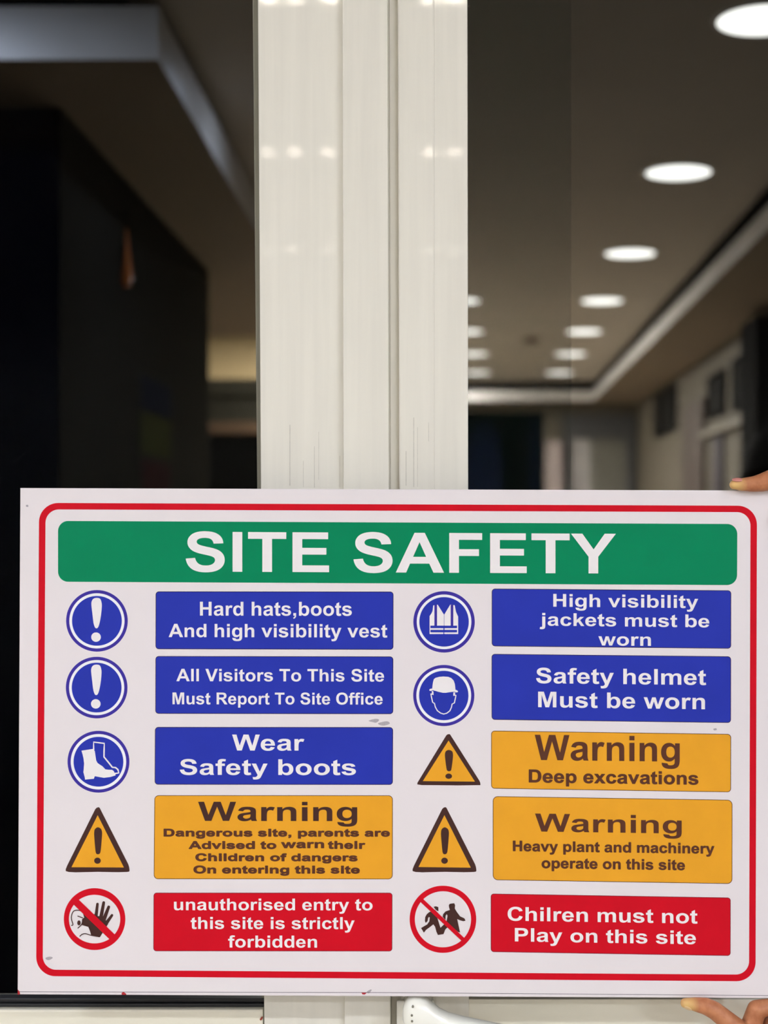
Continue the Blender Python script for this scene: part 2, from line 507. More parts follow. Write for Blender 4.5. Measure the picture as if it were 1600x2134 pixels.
def flat(name, items, mats, parent):
    """items: (material index, loops, layer[, offset]) -> one mesh printed on the sign face"""
    V, Fc, MI = [], [], []
    for it in items:
        mi, loops, layer = it[:3]
        vs, fs = curve_fill(loops, it[3] if len(it) > 3 else 0.0)
        b = len(V)
        V += [S(x, y, layer) for x, y in vs]
        Fc += [tuple(b + i for i in f) for f in fs]
        MI += [mi] * len(fs)
    me = bpy.data.meshes.new(name)
    me.from_pydata(V, [], Fc)
    me.polygons.foreach_set('material_index', MI)
    me.update()
    bm = bmesh.new()
    bm.from_mesh(me)
    for f in bm.faces:
        if f.normal.y > 0:
            f.normal_flip()
    bm.to_mesh(me)
    bm.free()
    return obj(name, me, mats, parent)

def circle(cx, cy, rx, ry=None, n=72):
    ry = ry or rx
    return [(cx + rx * math.cos(2 * math.pi * i / n), cy + ry * math.sin(2 * math.pi * i / n)) for i in range(n)]

def rquad(tl, tr, br, bl, r, n=8):
    """quadrilateral with rounded corners"""
    P = [Vector(p) for p in (tl, tr, br, bl)]
    out = []
    for i in range(4):
        p, a, b = P[i], P[i - 1], P[(i + 1) % 4]
        u, v = (a - p).normalized(), (b - p).normalized()
        s, e = p + u * r, p + v * r
        c = p + u * r + v * r
        for k in range(n + 1):
            t = math.pi / 2 * k / n
            q = c - v * r * math.cos(t) - u * r * math.sin(t)
            # arc from s (t=0) to e (t=90 degrees)
            out.append((q.x, q.y))
    return out

def smooth_loop(pts, sub=4):
    """closed Catmull-Rom through the points"""
    n = len(pts)
    out = []
    for i in range(n):
        p0, p1, p2, p3 = (Vector(pts[(i + k) % n]) for k in (-1, 0, 1, 2))
        for s in range(sub):
            t = s / sub
            q = 0.5 * ((2 * p1) + (-p0 + p2) * t + (2 * p0 - 5 * p1 + 4 * p2 - p3) * t * t + (-p0 + 3 * p1 - 3 * p2 + p3) * t ** 3)
            out.append((q.x, q.y))
    return out

def smooth_path(pts, sub=5):
    n = len(pts)
    out = []
    for i in range(n - 1):
        p0, p1, p2, p3 = (Vector(pts[min(max(i + k, 0), n - 1)]) for k in (-1, 0, 1, 2))
        for s in range(sub):
            t = s / sub
            q = 0.5 * ((2 * p1) + (-p0 + p2) * t + (2 * p0 - 5 * p1 + 4 * p2 - p3) * t * t + (-p0 + 3 * p1 - 3 * p2 + p3) * t ** 3)
            out.append((q.x, q.y))
    out.append(tuple(pts[-1]))
    return out

def stroke(path, wd):
    """outline of a stroked open path; wd is a width or a list"""
    P = [Vector(p) for p in path]
    n = len(P)
    L, R = [], []
    for i, p in enumerate(P):
        d = (P[min(i + 1, n - 1)] - P[max(i - 1, 0)]).normalized()
        nn = Vector((-d.y, d.x))
        ww = (wd[0] + (wd[1] - wd[0]) * i / (n - 1)) / 2 if isinstance(wd, (list, tuple)) else wd / 2
        L.append(tuple(p + nn * ww))
        R.append(tuple(p - nn * ww))
    return L + R[::-1]

def finger_shape(a, b, wa, wb, n=8):
    """rounded stroke from b (base) to a (tip)"""
    a, b = Vector(a), Vector(b)
    d = (a - b).normalized()
    nn = Vector((-d.y, d.x))
    out = [tuple(b + nn * wb / 2)]
    for k in range(n + 1):
        t = math.pi * k / n
        out.append(tuple(a + nn * math.cos(t) * wa / 2 + d * math.sin(t) * wa / 2))
    out.append(tuple(b - nn * wb / 2))
    return out

# glyph outlines of a bold grotesque, 2048 units to the em: (advance, path)
G = {
 ' ': (569, ''),
 ',': (569, 'M135 281 H416 V80 Q416 -42 395 -112.5 Q374 -183 315.5 -239 Q257 -295 167 -327 L112 -211 Q197 -183 233 -134 Q269 -85 271 0 H135 Z'),
 'S': (1366, 'M74 477 L362 505 Q388 360 467.5 292 Q547 224 682 224 Q825 224 897.5 284.5 Q970 345 970 426 Q970 478 939.5 514.5 Q909 551 833 578 Q781 596 596 642 Q358 701 262 787 Q127 908 127 1082 Q127 1194 190.5 1291.5 Q254 1389 373.5 1440 Q493 1491 662 1491 Q938 1491 1077.5 1370 Q1217 1249 1224 1047 L928 1034 Q909 1147 846.5 1196.5 Q784 1246 659 1246 Q530 1246 457 1193 Q410 1159 410 1102 Q410 1050 454 1013 Q510 966 726 915 Q942 864 1045.5 809.5 Q1149 755 1207.5 660.5 Q1266 566 1266 427 Q1266 301 1196 191 Q1126 81 998 27.5 Q870 -26 679 -26 Q401 -26 252 102.5 Q103 231 74 477 Z'),
 'I': (569, 'M140 0 V1466 H436 V0 Z'),
 'T': (1251, 'M479 0 V1218 H44 V1466 H1209 V1218 H775 V0 Z'),
 'E': (1366, 'M149 0 V1466 H1236 V1218 H445 V893 H1181 V646 H445 V247 H1264 V0 Z'),
 'F': (1251, 'M151 0 V1466 H1156 V1218 H447 V871 H1059 V623 H447 V0 Z'),
 'A': (1479, 'M1471 0 H1149 L1021 333 H435 L314 0 H0 L571 1466 H884 Z M926 580 L724 1124 L526 580 Z'),
 'Y': (1366, 'M534 0 V617 L-3 1466 H344 L689 886 L1027 1466 H1368 L829 615 V0 Z'),
 'H': (1479, 'M150 0 V1466 H446 V889 H1026 V1466 H1322 V0 H1026 V641 H446 V0 Z'),
 'W': (1933, 'M363 0 L13 1466 H316 L537 459 L805 1466 H1157 L1414 442 L1639 1466 H1937 L1581 0 H1267 L975 1096 L684 0 Z'),
 'D': (1479, 'M148 1466 H689 Q872 1466 968 1438 Q1097 1400 1189 1303 Q1281 1206 1329 1065.5 Q1377 925 1377 719 Q1377 538 1332 407 Q1277 247 1175 148 Q1098 73 967 31 Q869 0 705 0 H148 Z M444 1218 V247 H665 Q789 247 844 261 Q916 279 963.5 322 Q1011 365 1041 463.5 Q1071 562 1071 732 Q1071 902 1041 993 Q1011 1084 957 1135 Q903 1186 820 1204 Q758 1218 577 1218 Z'),
 'O': (1593, 'M89 724 Q89 948 156 1100 Q206 1212 292.5 1301 Q379 1390 482 1433 Q619 1491 798 1491 Q1122 1491 1316.5 1290 Q1511 1089 1511 731 Q1511 376 1318 175.5 Q1125 -25 802 -25 Q475 -25 282 174.5 Q89 374 89 724 Z M394 734 Q394 485 509 356.5 Q624 228 801 228 Q978 228 1091.5 355.5 Q1205 483 1205 738 Q1205 990 1094.5 1114 Q984 1238 801 1238 Q618 1238 506 1112.5 Q394 987 394 734 Z'),
 'C': (1479, 'M1087 539 L1374 448 Q1308 208 1154.5 91.5 Q1001 -25 765 -25 Q473 -25 285 174.5 Q97 374 97 720 Q97 1086 286 1288.5 Q475 1491 783 1491 Q1052 1491 1220 1332 Q1320 1238 1370 1062 L1077 992 Q1051 1106 968.5 1172 Q886 1238 768 1238 Q605 1238 503.5 1121 Q402 1004 402 742 Q402 464 502 346 Q602 228 762 228 Q880 228 965 303 Q1050 378 1087 539 Z'),
 'V': (1366, 'M523 0 L-1 1466 H320 L691 381 L1050 1466 H1364 L839 0 Z'),
 'M': (1706, 'M145 0 V1466 H588 L854 466 L1117 1466 H1561 V0 H1286 V1154 L995 0 H710 L420 1154 V0 Z'),
 'R': (1479, 'M150 0 V1466 H773 Q1008 1466 1114.5 1426.5 Q1221 1387 1285 1286 Q1349 1185 1349 1055 Q1349 890 1252 782.5 Q1155 675 962 647 Q1058 591 1120.5 524 Q1183 457 1289 286 L1468 0 H1114 L900 319 Q786 490 744 534.5 Q702 579 655 595.5 Q608 612 506 612 H446 V0 Z M446 846 H665 Q878 846 931 864 Q984 882 1014 926 Q1044 970 1044 1036 Q1044 1110 1004.5 1155.5 Q965 1201 893 1213 Q857 1218 677 1218 H446 Z'),
 'P': (1366, 'M149 0 V1466 H624 Q894 1466 976 1444 Q1102 1411 1187 1300.5 Q1272 1190 1272 1015 Q1272 880 1223 788 Q1174 696 1098.5 643.5 Q1023 591 945 574 Q839 553 638 553 H445 V0 Z M445 1218 V802 H607 Q782 802 841 825 Q900 848 933.5 897 Q967 946 967 1011 Q967 1091 920 1143 Q873 1195 801 1208 Q748 1218 588 1218 Z'),
 'a': (1139, 'M357 738 L102 784 Q145 938 250 1012 Q355 1086 562 1086 Q750 1086 842 1041.5 Q934 997 971.5 928.5 Q1009 860 1009 677 L1006 349 Q1006 209 1019.5 142.5 Q1033 76 1070 0 H792 Q781 28 765 83 Q758 108 755 116 Q683 46 601 11 Q519 -24 426 -24 Q262 -24 167.5 65 Q73 154 73 290 Q73 380 116 450.5 Q159 521 236.5 558.5 Q314 596 460 624 Q657 661 733 693 V721 Q733 802 693 836.5 Q653 871 542 871 Q467 871 425 841.5 Q383 812 357 738 Z M733 510 Q679 492 562 467 Q445 442 409 418 Q354 379 354 319 Q354 260 398 217 Q442 174 510 174 Q586 174 655 224 Q706 262 722 317 Q733 353 733 454 Z'),
 'b': (1251, 'M135 0 V1466 H416 V938 Q546 1086 724 1086 Q918 1086 1045 945.5 Q1172 805 1172 542 Q1172 270 1042.5 123 Q913 -24 728 -24 Q637 -24 548.5 21.5 Q460 67 396 156 V0 Z M414 554 Q414 389 466 310 Q539 198 660 198 Q753 198 818.5 277.5 Q884 357 884 528 Q884 710 818 790.5 Q752 871 649 871 Q548 871 481 792.5 Q414 714 414 554 Z'),
 'c': (1139, 'M1073 748 L796 698 Q782 781 732.5 823 Q683 865 604 865 Q499 865 436.5 792.5 Q374 720 374 550 Q374 361 437.5 283 Q501 205 608 205 Q688 205 739 250.5 Q790 296 811 407 L1087 360 Q1044 170 922 73 Q800 -24 595 -24 Q362 -24 223.5 123 Q85 270 85 530 Q85 793 224 939.5 Q363 1086 600 1086 Q794 1086 908.5 1002.5 Q1023 919 1073 748 Z'),
 'd': (1251, 'M1121 0 H860 V156 Q795 65 706.5 20.5 Q618 -24 528 -24 Q345 -24 214.5 123.5 Q84 271 84 535 Q84 805 211 945.5 Q338 1086 532 1086 Q710 1086 840 938 V1466 H1121 Z M371 554 Q371 384 418 308 Q486 198 608 198 Q705 198 773 280.5 Q841 363 841 527 Q841 710 775 790.5 Q709 871 606 871 Q506 871 438.5 791.5 Q371 712 371 554 Z'),
 'e': (1139, 'M762 338 L1042 291 Q988 137 871.5 56.5 Q755 -24 580 -24 Q303 -24 170 157 Q65 302 65 523 Q65 787 203 936.5 Q341 1086 552 1086 Q789 1086 926 929.5 Q1063 773 1057 450 H353 Q356 325 421 255.5 Q486 186 583 186 Q649 186 694 222 Q739 258 762 338 Z M778 622 Q775 744 715 807.5 Q655 871 569 871 Q477 871 417 804 Q357 737 358 622 Z'),
 'f': (682, 'M24 1062 H180 V1142 Q180 1276 208.5 1342 Q237 1408 313.5 1449.5 Q390 1491 507 1491 Q627 1491 742 1455 L704 1259 Q637 1275 575 1275 Q514 1275 487.5 1246.5 Q461 1218 461 1137 V1062 H671 V841 H461 V0 H180 V841 H24 Z'),
 'g': (1251, 'M121 -70 L442 -109 Q450 -165 479 -186 Q519 -216 605 -216 Q715 -216 770 -183 Q807 -161 826 -112 Q839 -77 839 17 V172 Q713 0 521 0 Q307 0 182 181 Q84 324 84 537 Q84 804 212.5 945 Q341 1086 532 1086 Q729 1086 857 913 V1062 H1120 V109 Q1120 -79 1089 -172 Q1058 -265 1002 -318 Q946 -371 852.5 -401 Q759 -431 616 -431 Q346 -431 233 -338.5 Q120 -246 120 -104 Q120 -90 121 -70 Z M372 553 Q372 384 437.5 305.5 Q503 227 599 227 Q702 227 773 307.5 Q844 388 844 546 Q844 711 776 791 Q708 871 604 871 Q503 871 437.5 792.5 Q372 714 372 553 Z'),
 'h': (1251, 'M416 1466 V927 Q552 1086 741 1086 Q838 1086 916 1050 Q994 1014 1033.5 958 Q1073 902 1087.5 834 Q1102 766 1102 623 V0 H821 V561 Q821 728 805 773 Q789 818 748.5 844.5 Q708 871 647 871 Q577 871 522 837 Q467 803 441.5 734.5 Q416 666 416 532 V0 H135 V1466 Z'),
 'i': (569, 'M147 1206 V1466 H428 V1206 Z M147 0 V1062 H428 V0 Z'),
 'j': (569, 'M147 1206 V1466 H428 V1206 Z M428 1062 V40 Q428 -162 401.5 -245 Q375 -328 300 -374.5 Q225 -421 108 -421 Q66 -421 18 -413.5 Q-30 -406 -86 -391 L-37 -151 Q-17 -155 0.5 -157.5 Q18 -160 33 -160 Q76 -160 103.5 -141.5 Q131 -123 139 -97 Q147 -71 147 59 V1062 Z'),
 'k': (1139, 'M137 0 V1466 H418 V688 L747 1062 H1093 L730 674 L1119 0 H816 L549 477 L418 340 V0 Z'),
 'l': (569, 'M147 0 V1466 H428 V0 Z'),
 'm': (1821, 'M126 1062 H385 V917 Q524 1086 716 1086 Q818 1086 893 1044 Q968 1002 1016 917 Q1086 1002 1167 1044 Q1248 1086 1340 1086 Q1457 1086 1538 1038.5 Q1619 991 1659 899 Q1688 831 1688 679 V0 H1407 V607 Q1407 765 1378 811 Q1339 871 1258 871 Q1199 871 1147 835 Q1095 799 1072 729.5 Q1049 660 1049 510 V0 H768 V582 Q768 737 753 782 Q738 827 706.5 849 Q675 871 621 871 Q556 871 504 836 Q452 801 429.5 735 Q407 669 407 516 V0 H126 Z'),
 'n': (1251, 'M1113 0 H832 V542 Q832 714 814 764.5 Q796 815 755.5 843 Q715 871 658 871 Q585 871 527 831 Q469 791 447.5 725 Q426 659 426 481 V0 H145 V1062 H406 V906 Q545 1086 756 1086 Q849 1086 926 1052.5 Q1003 1019 1042.5 967 Q1082 915 1097.5 849 Q1113 783 1113 660 Z'),
 'o': (1251, 'M82 546 Q82 686 151 817 Q220 948 346.5 1017 Q473 1086 629 1086 Q870 1086 1024 929.5 Q1178 773 1178 534 Q1178 293 1022.5 134.5 Q867 -24 631 -24 Q485 -24 352.5 42 Q220 108 151 235.5 Q82 363 82 546 Z M370 531 Q370 373 445 289 Q520 205 630 205 Q740 205 814.5 289 Q889 373 889 533 Q889 689 814.5 773 Q740 857 630 857 Q520 857 445 773 Q370 689 370 531 Z'),
 'p': (1251, 'M139 1062 H401 V906 Q452 986 539 1036 Q626 1086 732 1086 Q917 1086 1046 941 Q1175 796 1175 537 Q1175 271 1045 123.5 Q915 -24 730 -24 Q642 -24 570.5 11 Q499 46 420 131 V-404 H139 Z M417 549 Q417 370 488 284.5 Q559 199 661 199 Q759 199 824 277.5 Q889 356 889 535 Q889 702 822 783 Q755 864 656 864 Q553 864 485 784.5 Q417 705 417 549 Z'),
 'r': (797, 'M416 0 H135 V1062 H396 V911 Q463 1018 516.5 1052 Q570 1086 638 1086 Q734 1086 823 1033 L736 788 Q665 834 604 834 Q545 834 504 801.5 Q463 769 439.5 684 Q416 599 416 328 Z'),
 's': (1139, 'M48 303 L330 346 Q348 264 403 221.5 Q458 179 557 179 Q666 179 721 219 Q758 247 758 294 Q758 326 738 347 Q717 367 644 384 Q304 459 213 521 Q87 607 87 760 Q87 898 196 992 Q305 1086 534 1086 Q752 1086 858 1015 Q964 944 1004 805 L739 756 Q722 818 674.5 851 Q627 884 539 884 Q428 884 380 853 Q348 831 348 796 Q348 766 376 745 Q414 717 638.5 666 Q863 615 952 541 Q1040 466 1040 332 Q1040 186 918 81 Q796 -24 557 -24 Q340 -24 213.5 64 Q87 152 48 303 Z'),
 't': (682, 'M634 1062 V838 H442 V410 Q442 280 447.5 258.5 Q453 237 472.5 223 Q492 209 520 209 Q559 209 633 236 L657 18 Q559 -24 435 -24 Q359 -24 298 1.5 Q237 27 208.5 67.5 Q180 108 169 177 Q160 226 160 375 V838 H31 V1062 H160 V1273 L442 1437 V1062 Z'),
 'u': (1251, 'M847 0 V159 Q789 74 694.5 25 Q600 -24 495 -24 Q388 -24 303 23 Q218 70 180 155 Q142 240 142 390 V1062 H423 V574 Q423 350 438.5 299.5 Q454 249 495 219.5 Q536 190 599 190 Q671 190 728 229.5 Q785 269 806 327.5 Q827 386 827 614 V1062 H1108 V0 Z'),
 'v': (1139, 'M440 0 L12 1062 H307 L507 520 L565 339 Q588 408 594 430 Q608 475 624 520 L826 1062 H1115 L693 0 Z'),
 'w': (1593, 'M345 0 L9 1062 H282 L481 366 L664 1062 H935 L1112 366 L1315 1062 H1592 L1251 0 H981 L798 683 L618 0 Z'),
 'x': (1139, 'M12 0 L396 549 L28 1062 H371 L560 769 L759 1062 H1089 L728 558 L1122 0 H777 L560 330 L342 0 Z'),
 'y': (1139, 'M14 1062 H313 L567 308 L815 1062 H1106 L731 40 L664 -145 Q627 -238 593.5 -287 Q560 -336 516.5 -366.5 Q473 -397 409.5 -414 Q346 -431 266 -431 Q185 -431 107 -414 L82 -194 Q148 -207 201 -207 Q299 -207 346 -149.5 Q393 -92 418 -3 Z'),
}

def glyph_loops(path):
    """list of loops; each loop a list of segments' points flattened"""
    loops, cur, p = [], [], (0, 0)
    tok = path.split()
    i = 0
    def num(s): return float(s)
    while i < len(tok):
        t = tok[i]
        c = t[0]
        if c == 'M':
            cur = []
            p = (num(t[1:]), num(tok[i + 1])); i += 2
            cur.append(p)
        elif c == 'L':
            p = (num(t[1:]), num(tok[i + 1])); i += 2
            cur.append(p)
        elif c == 'H':
            p = (num(t[1:]), p[1]); i += 1
            cur.append(p)
        elif c == 'V':
            p = (p[0], num(t[1:])); i += 1
            cur.append(p)
        elif c == 'Q':
            q = (num(t[1:]), num(tok[i + 1]))
            e = (num(tok[i + 2]), num(tok[i + 3])); i += 4
            for k in range(1, 6):
                s = k / 5
                cur.append(((1 - s) ** 2 * p[0] + 2 * s * (1 - s) * q[0] + s * s * e[0], (1 - s) ** 2 * p[1] + 2 * s * (1 - s) * q[1] + s * s * e[1]))
            p = e
        elif c == 'Z':
            i += 1
            if (cur[0][0] - cur[-1][0]) ** 2 + (cur[0][1] - cur[-1][1]) ** 2 < 1:
                cur.pop()
            loops.append(cur)
    return loops

def text_loops(s):
    x, out = 0.0, []
    for i, ch in enumerate(s):
        adv, path = G[ch]
        for lp in glyph_loops(path):
            out.append([(px + x, py) for px, py in lp])
        x += adv
    return out

def lettering(s, xl_, xr_, yl, yr, cap, m, parent, bold=0.0, layer=3.0):
    """one line of print: ink from xl_ to xr_, baseline rows yl..yr, capital height cap, all in frame pixels"""
    lps = text_loops(s)
    x0 = min(p[0] for l in lps for p in l)
    x1 = max(p[0] for l in lps for p in l)
    sx = (xr_ - xl_ - 2 * bold) / (x1 - x0)
    sy = (cap - 2 * bold) / 1466.0
    out = []
    for l in lps:
        o = []
        for px, py in l:
            x = xl_ + bold + (px - x0) * sx
            t = (x - xl_) / (xr_ - xl_)
            o.append((x, yl + (yr - yl) * t - bold - py * sy))
        out.append(o)
    items = [(0, out, layer)]
    if bold:
        for k in range(8):
            a = math.pi / 4 * k
            dx, dy = bold * math.cos(a), bold * math.sin(a)
            items.append((0, [[(x + dx, y + dy) for x, y in l] for l in out], layer + 0.05 * (k + 1)))
    return flat('lettering', items, m, parent)

# ------------------------------------------------------------------ the sign
M_BOARD = mat('sign_white_laminate', (0.80, 0.735, 0.735, 1), 0.32, 0.25, vary=0.018, scale=11)
M_WHITEINK = mat('sign_white_print', (0.86, 0.81, 0.80, 1), 0.35, 0.2)
M_RING = mat('sign_white_ring', (0.88, 0.87, 0.88, 1), 0.35, 0.2)
M_RED = mat('sign_red', rgb(205, 16, 35), 0.35, 0.08, vary=0.05, scale=30)
M_GREEN = mat('sign_green', rgb(3, 131, 86), 0.35, 0.08, vary=0.04, scale=30)
M_BLUE = mat('sign_blue', rgb(42, 55, 167), 0.35, 0.08, vary=0.06, scale=30)
M_INDIGO = mat('sign_indigo_rim', rgb(62, 50, 150), 0.35, 0.08)
M_AMBER = mat('sign_amber', rgb(233, 164, 44), 0.35, 0.08, vary=0.05, scale=40)
M_INK = mat('sign_brown_black', rgb(66, 38, 33), 0.4, 0.2)
M_INK2 = mat('sign_brown', rgb(88, 48, 32), 0.4, 0.2)
M_LINE = mat('sign_dark_outline', rgb(48, 28, 52), 0.4, 0.2)
M_LINE_A = mat('sign_brown_outline', rgb(92, 50, 26), 0.4, 0.2)
M_LINE_R = mat('sign_maroon_outline', rgb(120, 12, 34), 0.4, 0.2)
M_EDGE = mat('sign_edge_red', rgb(172, 40, 48), 0.5, 0.2)

sign = empty('safety_sign', S(828, 2077), 'white rectangular site safety sign with red border, held up in front of the double door', 'sign')
TL, TR, BR, BL = (42, 1017), (1617, 1022.3), (1613, 2080.5), (36.5, 2072.5)

# board: 4 mm sheet, slightly rolled edges
bm = bmesh.new()
front = [bm.verts.new(S(x, y, 0)) for x, y in (TL, TR, BR, BL)]
back = [bm.verts.new(S(x, y, 0) + Vector((0, 0.004, 0))) for x, y in (TL, TR, BR, BL)]
bm.faces.new(front)
bm.faces.new(back)
for i in range(4):
    f = bm.faces.new((front[i], front[(i + 1) % 4], back[(i + 1) % 4], back[i]))
    f.material_index = 1 if i in (3,) else 0
bmesh.ops.bevel(bm, geom=[e for e in bm.edges if all(v in front for v in e.verts)], offset=0.0005, segments=2, affect='EDGES')
bm_obj('board', bm, [M_BOARD, M_EDGE], sign)
# folded lower lip: a thin dark crease and a strip below it
lip = flat('bottom_crease', [(0, [[(37, 2066.2), (800, 2068.0), (1612, 2074.3), (1612, 2075.2), (800, 2069.0), (37, 2067.3)]], 1)], mat('crease_grey', rgb(86, 78, 88), 0.5, 0.2), sign)
# frame line
def border():
    o = rquad((81.5, 1048), (1577, 1054), (1574, 2045), (75.3, 2034), 40, 12)
    i = rquad((95, 1061.5), (1563.5, 1067.3), (1560.5, 2031), (89, 2020.7), 28, 12)
    return [(0, [o, i], 1)]
flat('border', border(), M_RED, sign)
# banner
ban = flat('title_banner', [(0, [rquad((121, 1085.6), (1536, 1092), (1535.5, 1219.3), (121, 1212.3), 21, 10)], 1)], M_GREEN, sign)
lettering('SITE SAFETY', 386.9, 1283, 1191.0, 1195.2, 82.8, M_WHITEINK, ban, layer=2)

def panel(tl, tr, br, bl, r, fill, line):
    o = rquad(tl, tr, br, bl, r)
    k = 1.3
    i = rquad((tl[0] + k, tl[1] + k), (tr[0] - k, tr[1] + k), (br[0] - k, br[1] - k), (bl[0] + k, bl[1] - k), r - k)
    return flat('text_panel', [(1, [o, i], 1), (0, [i], 1)], [fill, line], sign)

p = panel((324.3, 1232.4), (819.8, 1232.8), (819.6, 1354), (324, 1352.8), 7, M_BLUE, M_LINE)
lettering('Hard hats,boots', 416.8, 733, 1282.8, 1283.2, 28.9, M_WHITEINK, p)
lettering('And high visibility vest', 351.5, 807, 1327.6, 1328.4, 27.6, M_WHITEINK, p)
p = panel((324, 1367.2), (819.4, 1368), (819.2, 1488.2), (323.6, 1487.4), 7, M_BLUE, M_LINE)
lettering('All Visitors To This Site', 367.5, 800.2, 1419.5, 1420.2, 25.8, M_WHITEINK, p)
lettering('Must Report To Site Office', 359.5, 797.2, 1467.6, 1468.2, 24.6, M_WHITEINK, p)
p = panel((323, 1515), (819, 1515.3), (818.4, 1635.6), (322.3, 1635), 7, M_BLUE, M_LINE)
lettering('Wear', 483.7, 634.2, 1563.9, 1564.1, 33.2, M_WHITEINK, p)
lettering('Safety boots', 374.8, 741.5, 1614.6, 1615, 32.6, M_WHITEINK, p)
p = panel((321.8, 1657.3), (818.4, 1657.5), (818, 1832.4), (320.3, 1832), 9, M_AMBER, M_LINE_A)
lettering('Warning', 412.8, 744.2, 1710.5, 1710.9, 39.8, M_INK, p)
lettering('Dangerous site, parents are', 341, 812.5, 1743.3, 1743.6, 16.6, M_INK2, p, 0.75)
lettering('Advised to', 393, 576, 1769.3, 1769.3, 16.9, M_INK2, p, 0.75)
lettering('warn', 585.5, 675.5, 1767.6, 1767.6, 17.4, M_INK2, p, 0.75)
lettering('their', 683, 761.4, 1769, 1769.2, 16.9, M_INK2, p, 0.75)
lettering('Children of dangers', 407, 745.2, 1794.6, 1795, 16.6, M_INK2, p, 0.75)
lettering('On entering this site', 403, 749.8, 1820.3, 1820.6, 16.8, M_INK2, p, 0.75)
p = panel((320, 1860.3), (817.6, 1860.3), (817.2, 1982.6), (319.4, 1982.2), 6.5, M_RED, M_LINE_R)
lettering('unauthorised entry to', 362.6, 776.2, 1896.6, 1897, 24.3, M_WHITEINK, p)
lettering('this site is strictly', 397.4, 738.8, 1935.6, 1936, 24.9, M_WHITEINK, p)
lettering('forbidden', 475.4, 660.6, 1974.3, 1974.6, 24.9, M_WHITEINK, p)

p = panel((1024.5, 1226.6), (1523.3, 1230.3), (1523.1, 1351.8), (1024.5, 1346.8), 7, M_BLUE, M_LINE)
lettering('High visibility', 1152.6, 1454.4, 1264.2, 1267.2, 26.6, M_WHITEINK, p)
lettering('jackets must be', 1124.2, 1477.6, 1303.6, 1307.4, 26.4, M_WHITEINK, p)
lettering('worn', 1246.6, 1356, 1345, 1346, 26.4, M_WHITEINK, p)
p = panel((1024.2, 1362.7), (1523, 1367.8), (1522.8, 1506.5), (1024.2, 1500), 7, M_BLUE, M_LINE)
lettering('Safety helmet', 1116.8, 1471, 1423.6, 1427.4, 32.0, M_WHITEINK, p)
lettering('Must be worn', 1121, 1468.6, 1473.6, 1478, 32.4, M_WHITEINK, p)
p = panel((1023.2, 1522.6), (1523, 1529.6), (1522.8, 1651), (1023.2, 1643.4), 7.5, M_AMBER, M_LINE_A)
lettering('Warning', 1114, 1416, 1583.6, 1587.2, 52.6, M_INK2, p)
lettering('Deep excavations', 1101.5, 1455, 1630.6, 1635.4, 27.4, M_INK2, p, 0.5)
p = panel((1026.6, 1659.2), (1525.8, 1666.8), (1525.6, 1842), (1026.6, 1834), 10.5, M_AMBER, M_LINE_A)
lettering('Warning', 1114.5, 1420, 1732.6, 1737, 37.4, M_INK2, p)
lettering('Heavy plant and machinery', 1068.4, 1488.4, 1773.7, 1779.2, 22.2, M_INK2, p, 0.5)
lettering('operate on this site', 1128.2, 1427, 1809.2, 1813.6, 22.4, M_INK2, p, 0.5)
p = panel((1022.4, 1862.2), (1522.2, 1870.5), (1522, 1992), (1022.4, 1983.8), 6.5, M_RED, M_LINE_R)
lettering('Chilren must not', 1057.6, 1453, 1918.4, 1924.4, 28.8, M_WHITEINK, p)
lettering('Play on this site', 1072.6, 1449.6, 1961.6, 1967.6, 28.0, M_WHITEINK, p)

# round mandatory symbols
def mandatory(cx, cy, R, ro, ri):
    c0, c1, c2 = circle(cx, cy, R), circle(cx, cy, ro), circle(cx, cy, ri)
    return flat('pictogram', [(1, [c0, c1], 1), (2, [c1, c2], 1), (0, [c2], 1)], [M_BLUE, M_INDIGO, M_RING], sign)

def mapper(ox, oy, sc):
    return lambda pts: [(ox + x / sc, oy + y / sc) for x, y in pts]

bang = [(510, 330), (515, 275), (542, 236), (590, 223), (638, 235), (660, 280), (667, 345), (657, 470), (635, 595), (612, 664), (586, 683), (562, 664), (541, 595), (525, 460)]
for oy in (0, 1006):
    ox = 0 if oy == 0 else -4
    q = mapper(120 + ox / 7.232, 1215 + oy / 7.232, 7.232)
    pc = mandatory(202 + ox / 7.232, 1293.8 + oy / 7.232, 64.2, 57.5, 51.9)
    flat('exclamation_mark', [(0, [smooth_loop(q(bang))], 2), (0, [circle(120 + (580 + ox) / 7.232, 1215 + (815 + oy) / 7.232, 10, 9.8, 40)], 2)], M_WHITEINK, pc)

q = mapper(120, 1510, 8.889)
pc = mandatory(205.2, 1587.4, 64.4, 57.8, 51.9)
boot = [(443, 483), (655, 450), (690, 490), (700, 560), (715, 660), (740, 710), (785, 742), (830, 770), (885, 828), (930, 835), (1010, 838), (1040, 860), (1055, 890), (1068, 905), (1075, 940), (980, 970), (860, 985), (780, 972), (690, 955), (672, 1003), (510, 1018), (505, 980), (478, 880), (485, 820), (492, 720), (480, 620), (462, 545)]
line = [(669, 470), (669, 323), (866, 348), (862, 480), (860, 598), (940, 695), (1015, 790), (1075, 796), (1118, 832), (1134, 895), (1066, 905)]
flat('boot_symbol', [(0, [q(boot)], 2), (0, [stroke(q(line), 3.1)], 2.4)], M_WHITEINK, pc)

